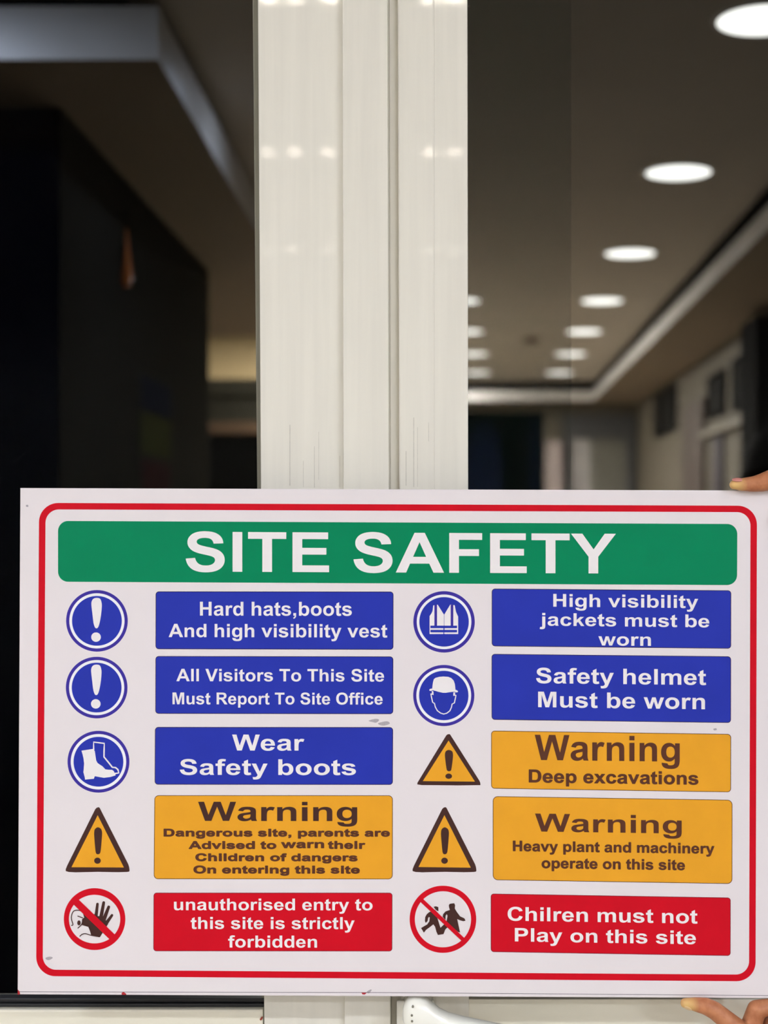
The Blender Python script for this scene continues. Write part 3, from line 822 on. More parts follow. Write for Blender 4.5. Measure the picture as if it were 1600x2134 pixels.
q = mapper(850, 1220, 10)
pc = mandatory(925.1, 1295.9, 64, 56.9, 51.6)
lf = [(525, 418), (618, 400), (748, 606), (748, 838), (450, 838), (450, 640), (490, 580), (512, 530)]
rt = [(756, 606), (880, 400), (972, 412), (1000, 550), (1045, 650), (1045, 838), (756, 838)]
sym = [(0, [q(lf)], 2), (0, [q(rt)], 2),
       (1, [q([(550, 412), (605, 402), (605, 838), (550, 838)])], 3), (1, [q([(890, 402), (943, 408), (943, 838), (890, 838)])], 3),
       (0, [q([(450, 836), (466, 836), (466, 978), (730, 978), (740, 985), (740, 1004), (730, 1012), (450, 1012)])], 2),
       (0, [q([(1045, 836), (1022, 836), (1022, 978), (764, 978), (754, 985), (754, 1004), (764, 1012), (1045, 1012)])], 2),
       (0, [q([(466, 890), (735, 890), (742, 908), (735, 926), (466, 926)])], 2.2), (0, [q([(1022, 890), (765, 890), (756, 908), (765, 926), (1022, 926)])], 2.2)]
flat('vest_symbol', sym, [M_WHITEINK, M_INDIGO], pc)

q = mapper(850, 1380, 10)
pc = mandatory(924.5, 1449.4, 63.7, 57.1, 51.5)
hel = [(505, 548), (513, 470), (522, 410), (540, 352), (575, 325), (650, 305), (740, 297), (840, 305), (900, 330), (950, 380), (975, 450), (983, 520), (988, 572), (1012, 582), (1038, 598), (1040, 618), (1015, 630), (960, 614), (870, 624), (790, 637), (730, 637), (650, 620), (570, 597), (515, 585), (490, 592), (462, 600), (443, 585), (452, 560), (482, 551)]
fc = [(522, 605), (522, 632), (500, 640), (528, 680), (478, 664), (492, 740), (515, 838), (552, 858), (568, 930), (612, 1010), (680, 1060), (745, 1080), (812, 1060), (872, 1012), (905, 940), (918, 872), (966, 848), (985, 760), (1000, 690), (950, 690), (955, 640), (982, 632)]
flat('helmet_symbol', [(0, [q(hel)], 2), (0, [stroke(q(fc[4:20]), 2.2)], 2.2), (0, [q([(495, 592), (530, 612), (532, 684), (470, 668), (466, 652), (498, 650)])], 2.4), (0, [q([(945, 625), (985, 632), (985, 650), (970, 664), (1010, 690), (942, 696)])], 2.4)], M_WHITEINK, pc)

# prohibition rings
def prohibition(cx, cy, rx, ry, rix, riy, a, b, wd):
    pc = flat('pictogram', [(0, [circle(cx, cy, rx, ry), circle(cx, cy, rix, riy)], 1)], M_RED, sign)
    flat('slash', [(0, [stroke([a, b], wd)], 4)], M_RED, pc)
    return pc
pc = prohibition(197.1, 1915.3, 64.1, 64.5, 53.5, 50.6, (152, 1873), (237, 1955.2), 14.8)
q = mapper(120, 1840, 10)
palm = [(775, 650), (830, 690), (870, 690), (940, 690), (1010, 780), (1055, 855), (1020, 908), (945, 1030), (885, 1128), (700, 1085), (678, 1010), (640, 915), (505, 875), (525, 740), (562, 715), (555, 650), (640, 640)]
items = [(0, [q(palm)], 2)]
for a, b, wa, wb in (((832, 438), (800, 700), 54, 68), ((962, 408), (900, 740), 58, 78), ((1066, 498), (965, 760), 58, 84), ((1135, 672), (985, 880), 52, 80)):
    items.append((0, [q(finger_shape(a, b, wa, wb))], 2.3))
for pth in ([(285, 885), (322, 866), (292, 760), (292, 680), (330, 592), (400, 567), (490, 582), (540, 635), (562, 712)], [(415, 688), (530, 728)], [(522, 750), (506, 855), (420, 945)], [(460, 1115), (520, 1066), (590, 1058), (700, 1090), (880, 1122)]):
    items.append((0, [stroke(q(smooth_path(pth)), 2.0)], 2.6))
items.append((0, [circle(120 + 44.7, 1840 + 83, 3.6, 5.2, 32)], 2.6))
flat('hand_symbol', items, M_INK, pc)

pc = prohibition(922.8, 1915.7, 69.4, 70, 58.6, 58.4, (879, 1876.5), (965, 1958), 8.4)
q = mapper(840, 1835, 9.412)
kid1 = [(555, 600), (505, 622), (462, 660), (432, 715), (425, 790), (440, 830), (478, 795), (488, 735), (505, 712), (522, 725), (512, 800), (470, 860), (350, 930), (405, 1022), (450, 965), (540, 900), (590, 858), (625, 905), (650, 1000), (680, 1068), (790, 1050), (825, 960), (870, 915), (880, 850), (810, 850), (730, 925), (700, 830), (670, 730), (690, 640), (620, 570)]
head1 = [(595, 515), (640, 503), (690, 520), (692, 602), (645, 580)]
kid2 = [(895, 480), (915, 455), (1000, 443), (1018, 480), (1012, 548), (1050, 612), (1115, 700), (1200, 740), (1222, 785), (1180, 797), (1120, 780), (1058, 755), (1085, 880), (1116, 1020), (1075, 1005), (1000, 940), (900, 860), (850, 800), (872, 690), (852, 658), (832, 690), (828, 770), (775, 710), (785, 655), (830, 605), (915, 575), (898, 520)]
flat('children_symbol', [(0, [q(kid1)], 2), (0, [q(head1)], 2), (0, [q(kid2)], 2.3)], M_INK, pc)

# warning triangles
def triangle(q, outer, inner, bg, dot, dr):
    pc = flat('pictogram', [(1, [q(outer), q(inner)], 1), (0, [q(inner)], 1)], [M_AMBER, M_INK], sign)
    dx, dy = q([dot])[0]
    flat('exclamation_mark', [(0, [smooth_loop(q(bg))], 2), (0, [circle(dx, dy, dr[0], dr[1], 36)], 2)], M_INK, pc)
to = [(740, 150), (770, 122), (803, 112), (825, 125), (1385, 1230), (1403, 1285), (1412, 1350), (1405, 1377), (1360, 1385), (1180, 1390), (800, 1382), (350, 1392), (220, 1385), (160, 1367), (160, 1330), (190, 1255)]
ti = [(787, 272), (1300, 1296), (273, 1291)]
tb = [(718, 610), (735, 542), (790, 508), (850, 538), (873, 605), (868, 720), (848, 950), (830, 1018), (790, 1038), (757, 1018), (742, 950), (722, 720)]
triangle(mapper(120, 1670, 9.412), to, ti, tb, (783, 1163), (6.9, 6.4))
triangle(mapper(842.5, 1670, 9.412), to, [(785, 270), (1302, 1300), (277, 1287)], tb, (787, 1163), (6.9, 6.4))
triangle(mapper(860, 1520, 10.667), [(742, 135), (775, 108), (818, 104), (835, 120), (1480, 1140), (1500, 1190), (1503, 1240), (1000, 1246), (500, 1240), (200, 1238), (98, 1222), (103, 1185), (130, 1140)],
         [(795, 248), (1380, 1160), (222, 1150)], [(714, 560), (735, 485), (800, 457), (872, 485), (894, 560), (885, 690), (862, 860), (845, 915), (802, 930), (762, 912), (745, 850), (724, 690)], (798, 1040), (7.0, 5.5))
# chipped red spots on the lower edge and corner, grey scuffs
for pts in ([(37, 2062), (41, 2066), (42, 2072), (37, 2073)], [(253, 2070), (257, 2066.5), (263, 2071), (263, 2073.2), (254, 2073)], [(753, 2068.5), (764, 2069), (760, 2072.5), (755, 2072)]):
    flat('chip', [(0, [pts], 1.5)], M_EDGE, sign)
M_SCUFF = mat('grey_scuff', rgb(176, 168, 172), 0.6, 0.1, vary=0.15, scale=900)
for pts in ([(768, 1502), (782, 1498), (790, 1500), (784, 1506), (777, 1505)], [(788, 1507), (806, 1503), (812, 1508), (801, 1512), (792, 1511)], [(95, 1996), (104, 1993.5), (110, 1996), (103, 2000.5), (97, 2000)], [(764, 2067), (772, 2062), (774, 2064), (768, 2070)], [(54, 1053), (58, 1052), (59, 1056), (55, 1056)], [(1486, 1519), (1492, 1517.5), (1493, 1521), (1488, 1522)]):
    flat('scuff', [(0, [smooth_loop(pts)], 0.6)], M_SCUFF, sign)


# ------------------------------------------------------------------ things in the hall behind the glass
# far left: tall cabinet under the lit tan wall
cb = empty('tall_cabinet', (-1.55, 9.2, 0), 'tall dark olive cabinet with a brown rail, under the lit tan wall', 'cabinet')
zt = Zof(790, 9.0)
bm = bmesh.new()
add_box(bm, (-2.2, 9.0, 0.0), (-1.22, 9.4, zt - 0.1), 0, 0.01)
add_box(bm, (-2.22, 8.97, zt - 0.1), (-1.20, 9.42, zt), 0, 0.008)
bm_obj('body', bm, M_OLIVE, cb)
box('rail', (-2.2, 8.965, Zof(903, 8.97)), (-1.21, 8.998, Zof(880, 8.97)), M_BROWN, cb, 0.004)
box('door', (-2.16, 8.985, 0.1), (-1.72, 8.999, Zof(912, 8.98)), M_DARK, cb, 0.003)
box('door', (-1.70, 8.985, 0.1), (-1.26, 8.999, Zof(912, 8.98)), M_DARK, cb, 0.003)

# poster and amber ornament on the side of the dark wall
def side(x, y, off=0.0):
    """point on the side face of the dark wall seen at a frame position"""
    k = (x - PX) / F
    # face runs from (-1.035, 3.73) to (-1.10, 6.2)
    m = (-1.10 + 1.035) / (6.2 - 3.73)
    Y = (-1.035 - m * 3.73) / (k - m)
    return Vector((k * Y + off, Y, CAM_Z - (y - PY) * Y / F))
M_PG = mat('poster_dull_green', rgb(78, 82, 50), 0.6, 0.0, vary=0.3, scale=8)
M_PB = mat('poster_dull_blue', rgb(40, 44, 58), 0.6, 0.0, vary=0.3, scale=8)
M_PR = mat('poster_dull_red', rgb(70, 44, 44), 0.6, 0.0, vary=0.3, scale=8)
po = empty('poster', side(320, 1000), 'dim tall poster with blue, green and red fields on the dark wall', 'poster')
def sheet(name, x0, x1, za, zb, off, m, parent):
    bm = bmesh.new()
    a, b = side(x0, 900, off), side(x1, 900, off)
    fr = [bm.verts.new(p) for p in (Vector((a.x, a.y, za)), Vector((b.x, b.y, za)), Vector((b.x, b.y, zb)), Vector((a.x, a.y, zb)))]
    bk = [bm.verts.new(v.co - Vector((0.004, 0, 0))) for v in fr]
    bm.faces.new(fr)
    bm.faces.new(bk)
    for i in range(4):
        bm.faces.new((fr[i], fr[(i + 1) % 4], bk[(i + 1) % 4], bk[i]))
    return bm_obj(name, bm, m, parent)
sheet('backing', 285, 357, 1.05, 1.93, 0.006, mat('poster_dark', rgb(60, 60, 52), 0.6, 0.0), po)
sheet('top_field', 290, 352, 1.80, 1.91, 0.009, M_PB, po)
sheet('middle_field', 290, 350, 1.66, 1.79, 0.009, M_PG, po)
sheet('lower_field', 290, 350, 1.50, 1.64, 0.009, M_PR, po)
sheet('bottom_field', 290, 350, 1.08, 1.48, 0.009, M_PG, po)
c = side(243, 532, 0.03)
orn = empty('wall_ornament', c, 'small amber drop-shaped ornament hanging on the dark wall', 'ornament')
bm = bmesh.new()
lathe(bm, [(0.002, 0.08), (0.006, 0.03), (0.009, 0.0), (0.012, -0.03), (0.016, -0.06), (0.015, -0.082), (0.008, -0.092), (0.003, -0.094)], (c.x, c.y, c.z), 24)
bm_obj('drop', bm, mat('amber_glass', rgb(205, 112, 40), 0.35, 0.4), orn, smooth=True)
bm = bmesh.new()
lathe(bm, [(0.002, 0.0), (0.002, 0.07)], (c.x, c.y, c.z + 0.055), 8)
add_box(bm, (c.x - 0.034, c.y - 0.004, c.z + 0.118), (c.x + 0.004, c.y + 0.004, c.z + 0.125))
bm_obj('hook', bm, M_DARK, orn)

# smoke detector on the hall ceiling
sd = empty('smoke_detector', (0.39, 9.9, ZC), 'small dark round detector on the hall ceiling between the lamp rows', 'smoke detector')
bm = bmesh.new()
lathe(bm, [(0.055, -0.001), (0.055, -0.02), (0.045, -0.032), (0.02, -0.038)], (0.39, 9.9, ZC), 28)
bm_obj('body', bm, mat('detector_brown', rgb(92, 76, 62), 0.6, 0.2), sd, smooth=False)

# framed pictures high on the right hall wall
M_PIC = mat('picture_dark', rgb(16, 15, 12), 0.8, 0.05, vary=0.3, scale=5)
def picture(xa, xb, yt, yb, label):
    Y1, Y0 = 1.48 * F / (xa - PX), 1.48 * F / (xb - PX)
    ym = (Y0 + Y1) / 2
    z1, z0 = Zof(yt, ym), Zof(yb, ym)
    e = empty('picture_frame', (1.48, ym, z0), label, 'picture', 'pictures on the right hall wall')
    bm = bmesh.new()
    t = 0.03
    for lo, hi in (((1.455, Y0, z0), (1.4795, Y0 + t, z1)), ((1.455, Y1 - t, z0), (1.4795, Y1, z1)), ((1.455, Y0 + t, z0), (1.4795, Y1 - t, z0 + t)), ((1.455, Y0 + t, z1 - t), (1.4795, Y1 - t, z1))):
        add_box(bm, lo, hi, 0, 0.004)
    bm_obj('frame', bm, M_DARK, e)
    box('print', (1.465, Y0 + t, z0 + t), (1.4795, Y1 - t, z1 - t), M_PIC, e)
picture(1368, 1412, 815, 905, 'dark framed picture high on the hall wall, farthest and smallest')
picture(1481, 1514, 778, 868, 'dark framed picture on the hall wall, middle one of three')
picture(1532, 1566, 742, 850, 'dark framed picture on the hall wall, nearest to the pilaster')
# wall furniture on the right: brown board, pale ledge, purple strip, pilaster
def onwall(name, xa, xb, yt, yb, m, label, cat, depth=0.03, part='panel'):
    Y1, Y0 = 1.48 * F / (xa - PX), 1.48 * F / (xb - PX)
    ym = (Y0 + Y1) / 2
    z1 = Zof(yt, ym)
    z0 = max(0.0, Zof(yb, ym))
    e = empty(name, (1.48, ym, z0), label, cat)
    box(part, (1.48 - depth, Y0, z0), (1.4795, Y1, z1), m, e, 0.004)
    return e
onwall('wall_board', 1430, 1472, 840, 4000, mat('board_brown', rgb(58, 47, 39), 0.6, 0.2, vary=0.2, scale=4), 'tall brown board on the hall wall between the pictures', 'board')
onwall('wall_ledge', 1476, 1590, 884, 896, mat('ledge_pale', rgb(98, 91, 77), 0.5, 0.3), 'long pale ledge on the hall wall under the pictures', 'ledge', 0.06)
onwall('banner_strip', 1490, 1511, 905, 4000, mat('strip_purple', rgb(34, 25, 32), 0.6, 0.2), 'narrow dark purple strip hanging below the wall ledge', 'banner', 0.02)
struct(box('trim_6', (1.36, 7.15, 0), (1.4795, 7.55, Zof(672, 7.4)), M_DARK))

# end wall: navy curtains in the dark doorway, pale leaf, glazed door
M_NAVYC = mat('navy_curtain', rgb(9, 13, 32), 0.9, 0.0, vary=0.3, scale=6)
def curtain(x0, x1, y, z1, label, rounded):
    e = empty('curtain', ((x0 + x1) / 2, y, 0), label, 'curtain', 'navy curtains in the end doorway')
    bm = bmesh.new()
    n = 40
    cols = []
    for i in range(n + 1):
        t = i / n
        x = x0 + (x1 - x0) * t
        yy = y + 0.02 * math.sin(t * 34)
        top = z1 - (0.35 * (abs(2 * t - 1) ** 3) if rounded else 0)
        cols.append([bm.verts.new((x, yy, 0.02)), bm.verts.new((x, yy, top)), bm.verts.new((x, yy + 0.012, top)), bm.verts.new((x, yy + 0.012, 0.02))])
    for a, b in zip(cols, cols[1:]):
        for k in range(4):
            bm.faces.new((a[k], a[(k + 1) % 4], b[(k + 1) % 4], b[k]))
    bm.faces.new(cols[0])
    bm.faces.new(cols[-1])
    bm_obj('cloth', bm, M_NAVYC, e)
    bm = bmesh.new()
    lathe(bm, [(0.012, 0.0), (0.012, x1 - x0 + 0.04)], (x0 - 0.02, y + 0.006, z1 + 0.013), 12, 'X')
    bm_obj('rod', bm, M_DARK, e)
curtain(-0.05, 0.27, 13.75, Zof(878, 13.75), 'navy curtain with a rounded top in the dark end doorway', True)
curtain(0.52, 0.642, 13.6, Zof(864, 13.6), 'narrow straight navy curtain at the edge of the end doorway', False)
e = empty('door_4', (0.66, 13.33, 0), 'pale narrow door leaf standing open beside the dark end doorway', 'door', kind='structure')
box('leaf', (0.66, 13.30, 0.005), (0.80, 13.345, Zof(920, 13.3)), mat('pale_leaf', rgb(138, 126, 122), 0.5, 0.3), e, 0.004)
e = empty('door_3', (1.14, Y_END, 0), 'dark framed glazed door at the end of the hall', 'door', kind='structure')
bm = bmesh.new()
zh = CAM_Z + 0.93
for lo, hi in (((0.81, 13.37, 0), (0.87, 13.46, zh)), ((1.38, 13.37, 0), (1.46, 13.46, zh)), ((0.87, 13.37, Zof(915, 13.4)), (1.38, 13.46, zh))):
    add_box(bm, lo, hi, 0, 0.004)
bm_obj('frame', bm, mat('door_charcoal', rgb(58, 58, 58), 0.5, 0.3, vary=0.1, scale=3), e)
box('side_light', (0.87, 13.40, 0), (1.06, 13.44, Zof(915, 13.4)), mat('frosted_pale', rgb(140, 136, 134), 0.4, 0.3, vary=0.2, scale=4), e)
box('door_panel', (1.06, 13.40, 0), (1.38, 13.44, Zof(915, 13.4)), mat('frosted_grey', rgb(92, 90, 82), 0.4, 0.3, vary=0.25, scale=4), e)

# black coat on a stand at the right edge
cs = empty('coat_stand', (1.235, 6.1, 0), 'black coat on a stand behind the glass, just above the upper fingertip', 'coat stand')
bm = bmesh.new()
lathe(bm, [(0.19, 0.0), (0.19, 0.02), (0.05, 0.035), (0.018, 0.05), (0.016, 1.80), (0.022, 1.82), (0.004, 1.84)], (1.235, 6.1, 0.0), 28)
bm_obj('stand', bm, M_DARK, cs, smooth=False)
bm = bmesh.new()
prof = [(0.17, 0.72), (0.175, 0.9), (0.17, 1.1), (0.165, 1.3), (0.17, 1.5), (0.165, 1.62), (0.14, 1.72), (0.09, 1.79), (0.03, 1.815)]
rings = []
for r, z in prof:
    ring = []
    for k in range(48):
        a = 2 * math.pi * k / 48
        rr = r * (1 + 0.05 * math.sin(7 * a + z * 3) * (1.9 - z))
        ring.append(bm.verts.new((1.235 + rr * math.cos(a) * 0.85, 6.1 + rr * math.sin(a) * 0.75, z)))
    rings.append(ring)
for a, b in zip(rings, rings[1:]):
    for k in range(48):
        bm.faces.new((a[k], a[(k + 1) % 48], b[(k + 1) % 48], b[k]))
bm.faces.new(rings[0])
bm.faces.new(rings[-1])
bm_obj('coat', bm, mat('black_cloth', rgb(10, 10, 11), 0.85, 0.1, bump=0.3, scale=60), cs, smooth=True)

# ------------------------------------------------------------------ the person holding the sign by its right corners
def capsule_chain(bm, pts, seg=20):
    """pts: (Vector, radius): spheres at the joints, tapered tubes between them"""
    for p, r in pts:
        m = Matrix.Translation(p) @ Matrix.Scale(r, 4)
        bmesh.ops.create_icosphere(bm, subdivisions=3, radius=1.0, matrix=m)
    for (a, ra), (b, rb) in zip(pts, pts[1:]):
        d = b - a
        if d.length < 1e-6:
            continue
        z = d.normalized()
        x = z.orthogonal().normalized()
        y = z.cross(x)
        A, B = [], []
        for k in range(seg):
            t = 2 * math.pi * k / seg
            u = x * math.cos(t) + y * math.sin(t)
            A.append(bm.verts.new(a + u * ra))
            B.append(bm.verts.new(b + u * rb))
        for k in range(seg):
            bm.faces.new((A[k], A[(k + 1) % seg], B[(k + 1) % seg], B[k]))
        bm.faces.new(A[::-1])
        bm.faces.new(B)

def ellipsoid(bm, c, r):
    bmesh.ops.create_icosphere(bm, subdivisions=4, radius=1.0, matrix=Matrix.Translation(c) @ Matrix.Diagonal((r[0], r[1], r[2], 1)))

def fused(bm, voxel, smooth=4):
    """one continuous skin around all the shapes in bm"""
    me = bpy.data.meshes.new('tmp')
    bmesh.ops.recalc_face_normals(bm, faces=bm.faces)
    bm.to_mesh(me)
    bm.free()
    o = bpy.data.objects.new('tmp', me)
    COL.objects.link(o)
    r = o.modifiers.new('r', 'REMESH')
    r.mode = 'VOXEL'
    r.voxel_size = voxel
    sm = o.modifiers.new('s', 'SMOOTH')
    sm.factor = 0.5
    sm.iterations = smooth
    dg = bpy.context.evaluated_depsgraph_get()
    out = bpy.data.meshes.new_from_object(o.evaluated_get(dg))
    bpy.data.objects.remove(o)
    bpy.data.meshes.remove(me)
    return out

U = YS / F
def hp(x, y, mm, r):
    return (S(x, y) + Vector((0, mm / 1000.0, 0)), r * U)

bm = bmesh.new()
# upper hand, palm down: index finger along the top edge, thumb in front, the others behind the board
capsule_chain(bm, [hp(1527, 1010.5, -5, 10), hp(1543, 1010, -5, 13.5), hp(1568, 1009, -5, 16.5), hp(1585, 1006, -5, 19), hp(1606, 1000, -5, 22), hp(1660, 990, -3, 23), hp(1740, 985, 0, 28)])
capsule_chain(bm, [hp(1575, 1104, 12, 16), hp(1592, 1086, 13, 18), hp(1627, 1046, 17, 20), hp(1662, 1014, 20, 22), hp(1742, 988, 18, 28)])
capsule_chain(bm, [hp(1598, 1122, 15, 15), hp(1614, 1100, 17, 17), hp(1645, 1056, 28, 19), hp(1685, 1022, 35, 21), hp(1752, 998, 35, 26)])
capsule_chain(bm, [hp(1622, 1116, 24, 12), hp(1640, 1096, 28, 14), hp(1672, 1058, 40, 16), hp(1708, 1030, 48, 18), hp(1762, 1010, 49, 23)])
capsule_chain(bm, [hp(1630, 1072, -8, 17), hp(1655, 1075, -11, 21), hp(1705, 1078, -16, 24), hp(1785, 1066, -14, 30), hp(1870, 1035, 2, 38)])
for x, y, mm in ((1740, 985, 0), (1742, 988, 18), (1752, 998, 35), (1762, 1010, 49)):
    capsule_chain(bm, [hp(x, y, mm, 27), hp(1890, 1012, 6 + mm * 0.45, 40)])
capsule_chain(bm, [hp(1785, 1066, -14, 29), hp(1830, 1010, 20, 36), hp(1890, 1012, 14, 44)])
W1 = S(1930, 1018) + Vector((0, 0.016, 0))
E1 = Vector((0.56, 1.10, 1.22))
capsule_chain(bm, [hp(1890, 1012, 12, 46), (W1, 0.024), (W1.lerp(E1, 0.45), 0.032)])
# lower hand, palm up: thumb in front under the edge, bent fingers carrying the board
capsule_chain(bm, [hp(1425, 2084.5, -7, 10.5), hp(1446, 2087, -7, 14.5), hp(1468, 2091, -7, 17.5), hp(1486, 2100, -7, 18.5), hp(1514, 2122, -8, 20), hp(1565, 2165, -8, 25), hp(1650, 2218, -4, 36), hp(1770, 2268, 6, 40)])
capsule_chain(bm, [hp(1656, 2097.5, 4, 13), hp(1622, 2096.5, 2, 15.5), hp(1576, 2104, 0, 20), hp(1563, 2150, 2, 23), hp(1586, 2222, 8, 28)])
capsule_chain(bm, [hp(1702, 2120, 9, 13), hp(1664, 2124, 9, 16), hp(1613, 2143, 9, 20.5), hp(1612, 2180, 12, 23), hp(1650, 2238, 18, 28)])
capsule_chain(bm, [hp(1750, 2124, 19, 12.5), hp(1716, 2134, 20, 16), hp(1668, 2162, 24, 19.5), hp(1676, 2200, 26, 22), hp(1712, 2250, 30, 26)])
capsule_chain(bm, [hp(1800, 2136, 28, 11), hp(1772, 2146, 30, 13.5), hp(1732, 2172, 36, 16.5), hp(1738, 2208, 37, 19), hp(1768, 2256, 40, 23)])
W2 = S(1880, 2350) + Vector((0, -0.03, 0))
E2 = Vector((0.52, 0.93, 1.12))
for x, y, mm in ((1586, 2222, 8), (1650, 2238, 18), (1712, 2250, 30), (1768, 2256, 40)):
    capsule_chain(bm, [hp(x, y, mm, 27), hp(1820, 2318, mm * 0.4 - 8, 40)])
capsule_chain(bm, [hp(1650, 2218, -4, 34), hp(1720, 2265, 14, 38), hp(1820, 2318, 0, 44)])
capsule_chain(bm, [hp(1820, 2318, -8, 46), (W2, 0.024), (W2.lerp(E2, 0.45), 0.032)])
hands = fused(bm, 0.001, 3)

# head, neck, trunk, arms and legs
V = Vector
SH_R, SH_L = V((0.66, 1.10, 1.41)), V((0.66, 0.80, 1.41))
HX, HY = 0.625, 0.95
bm = bmesh.new()
ellipsoid(bm, V((HX + 0.015, HY, 1.645)), (0.098, 0.077, 0.108))      # skull
ellipsoid(bm, V((HX - 0.03, HY, 1.585)), (0.062, 0.056, 0.075))       # face and jaw
capsule_chain(bm, [(V((HX - 0.083, HY, 1.640)), 0.010), (V((HX - 0.108, HY, 1.598)), 0.013)])     # nose
for sy in (-1, 1):
    capsule_chain(bm, [(V((HX - 0.100, HY + sy * 0.009, 1.595)), 0.008), (V((HX - 0.082, HY + sy * 0.018, 1.596)), 0.008)])
    capsule_chain(bm, [(V((HX - 0.074, HY + sy * 0.018, 1.652)), 0.012), (V((HX - 0.064, HY + sy * 0.048, 1.652)), 0.012)])   # brow
    capsule_chain(bm, [(V((HX + 0.012, HY + sy * 0.080, 1.645)), 0.011), (V((HX + 0.022, HY + sy * 0.084, 1.625)), 0.013), (V((HX + 0.008, HY + sy * 0.077, 1.598)), 0.008)])  # ear
capsule_chain(bm, [(V((HX - 0.086, HY - 0.02, 1.566)), 0.008), (V((HX - 0.092, HY, 1.567)), 0.010), (V((HX - 0.086, HY + 0.02, 1.566)), 0.008)])   # lips
capsule_chain(bm, [(V((HX - 0.086, HY - 0.016, 1.553)), 0.007), (V((HX - 0.090, HY, 1.551)), 0.010), (V((HX - 0.086, HY + 0.016, 1.553)), 0.007)])
capsule_chain(bm, [(V((HX - 0.078, HY, 1.522)), 0.018), (V((HX - 0.05, HY, 1.53)), 0.03)])        # chin
capsule_chain(bm, [(V((HX + 0.025, HY, 1.58)), 0.055), (V((0.66, HY, 1.44)), 0.058), (V((0.67, HY, 1.36)), 0.08)])   # neck
def trunk(bm, g=0.0):
    for (x, z, rx, ry) in ((0.665, 1.33, 0.105, 0.155), (0.67, 1.22, 0.11, 0.155), (0.68, 1.10, 0.10, 0.135), (0.685, 0.98, 0.105, 0.145), (0.685, 0.90, 0.11, 0.155)):
        ellipsoid(bm, V((x, 0.95, z)), (rx + g, ry + g, 0.13 + g))
    capsule_chain(bm, [(SH_R, 0.055 + g), (V((0.67, 0.95, 1.40)), 0.07 + g), (SH_L, 0.055 + g)])
def arms(bm, g=0.0, end=1.0):
    capsule_chain(bm, [(SH_R, 0.054 + g), (SH_R.lerp(E1, 0.5), 0.046 + g), (E1, 0.040 + g), (E1.lerp(W1, 0.3), 0.040 + g), (E1.lerp(W1, end), 0.030 - 0.006 * end + g)])
    capsule_chain(bm, [(SH_L, 0.054 + g), (SH_L.lerp(E2, 0.5), 0.046 + g), (E2, 0.040 + g), (E2.lerp(W2, 0.3), 0.040 + g), (E2.lerp(W2, end), 0.030 - 0.006 * end + g)])
def legs(bm, g=0.0):
    for sy in (-1, 1):
        capsule_chain(bm, [(V((0.685, 0.95 + sy * 0.085, 0.88)), 0.088 + g), (V((0.68, 0.95 + sy * 0.095, 0.68)), 0.074 + g), (V((0.67, 0.95 + sy * 0.10, 0.48)), 0.054 + g), (V((0.69, 0.95 + sy * 0.105, 0.32)), 0.052 + g), (V((0.70, 0.95 + sy * 0.11, 0.09)), 0.036 + g)])
trunk(bm)
arms(bm)
legs(bm)
for sy in (-1, 1):
    capsule_chain(bm, [(V((0.71, 0.95 + sy * 0.11, 0.06)), 0.036), (V((0.62, 0.95 + sy * 0.115, 0.045)), 0.032), (V((0.53, 0.95 + sy * 0.12, 0.036)), 0.024)])
rest = fused(bm, 0.006, 3)
bm = bmesh.new()
bm.from_mesh(rest)
bm.from_mesh(hands)
body_me = bpy.data.meshes.new('body')
bm.to_mesh(body_me)
bm.free()
for p_ in body_me.polygons:
    p_.use_smooth = True
# paler pressed fingertips kept as a per-vertex weight
TIPS = [(S(1526, 1014) + V((0, -0.008, 0)), 0.0105), (S(1428, 2086) + V((0, -0.009, 0)), 0.0100), (S(1630, 1072) + V((0, -0.008, 0)), 0.008)]
att = body_me.attributes.new('pale_tip', 'FLOAT', 'POINT')
vals = []
for v in body_me.vertices:
    k = 0.0
    if v.co.x < 0.26:
        for c_, rr in TIPS:
            dd = (v.co - c_).length / rr
            if dd < 1.0:
                k = max(k, (1 - dd) ** 0.8)
    vals.append(k)
att.data.foreach_set('value', vals)
M_SKIN = mat('brown_skin', rgb(190, 124, 84), 0.5, 0.35)
nt = M_SKIN.node_tree
b = nt.nodes['Principled BSDF']
b.inputs['Subsurface Weight'].default_value = 0.12
b.inputs['Subsurface Radius'].default_value = (0.012, 0.005, 0.003)
b.inputs['Subsurface Scale'].default_value = 0.2
an = nt.nodes.new('ShaderNodeAttribute')
an.attribute_name = 'pale_tip'
tc = nt.nodes.new('ShaderNodeTexCoord')
nz = nt.nodes.new('ShaderNodeTexNoise')
nz.inputs['Scale'].default_value = 160
nz.inputs['Detail'].default_value = 5
nt.links.new(tc.outputs['Object'], nz.inputs['Vector'])
mr = nt.nodes.new('ShaderNodeMapRange')
mr.inputs['From Min'].default_value = 0.35
mr.inputs['From Max'].default_value = 0.65
nt.links.new(nz.outputs['Fac'], mr.inputs['Value'])
m1 = nt.nodes.new('ShaderNodeMix')
m1.data_type = 'RGBA'
m1.inputs['A'].default_value = rgb(176, 110, 73)
m1.inputs['B'].default_value = rgb(196, 131, 91)
nt.links.new(mr.outputs['Result'], m1.inputs['Factor'])
m2 = nt.nodes.new('ShaderNodeMix')
m2.data_type = 'RGBA'
m2.inputs['B'].default_value = rgb(228, 190, 120)
nt.links.new(an.outputs['Fac'], m2.inputs['Factor'])
nt.links.new(m1.outputs['Result'], m2.inputs['A'])
nt.links.new(m2.outputs['Result'], b.inputs['Base Color'])
bp = nt.nodes.new('ShaderNodeBump')
bp.inputs['Strength'].default_value = 0.25
bp.inputs['Distance'].default_value = 0.0006
nt.links.new(nz.outputs['Fac'], bp.inputs['Height'])
nt.links.new(bp.outputs['Normal'], b.inputs['Normal'])

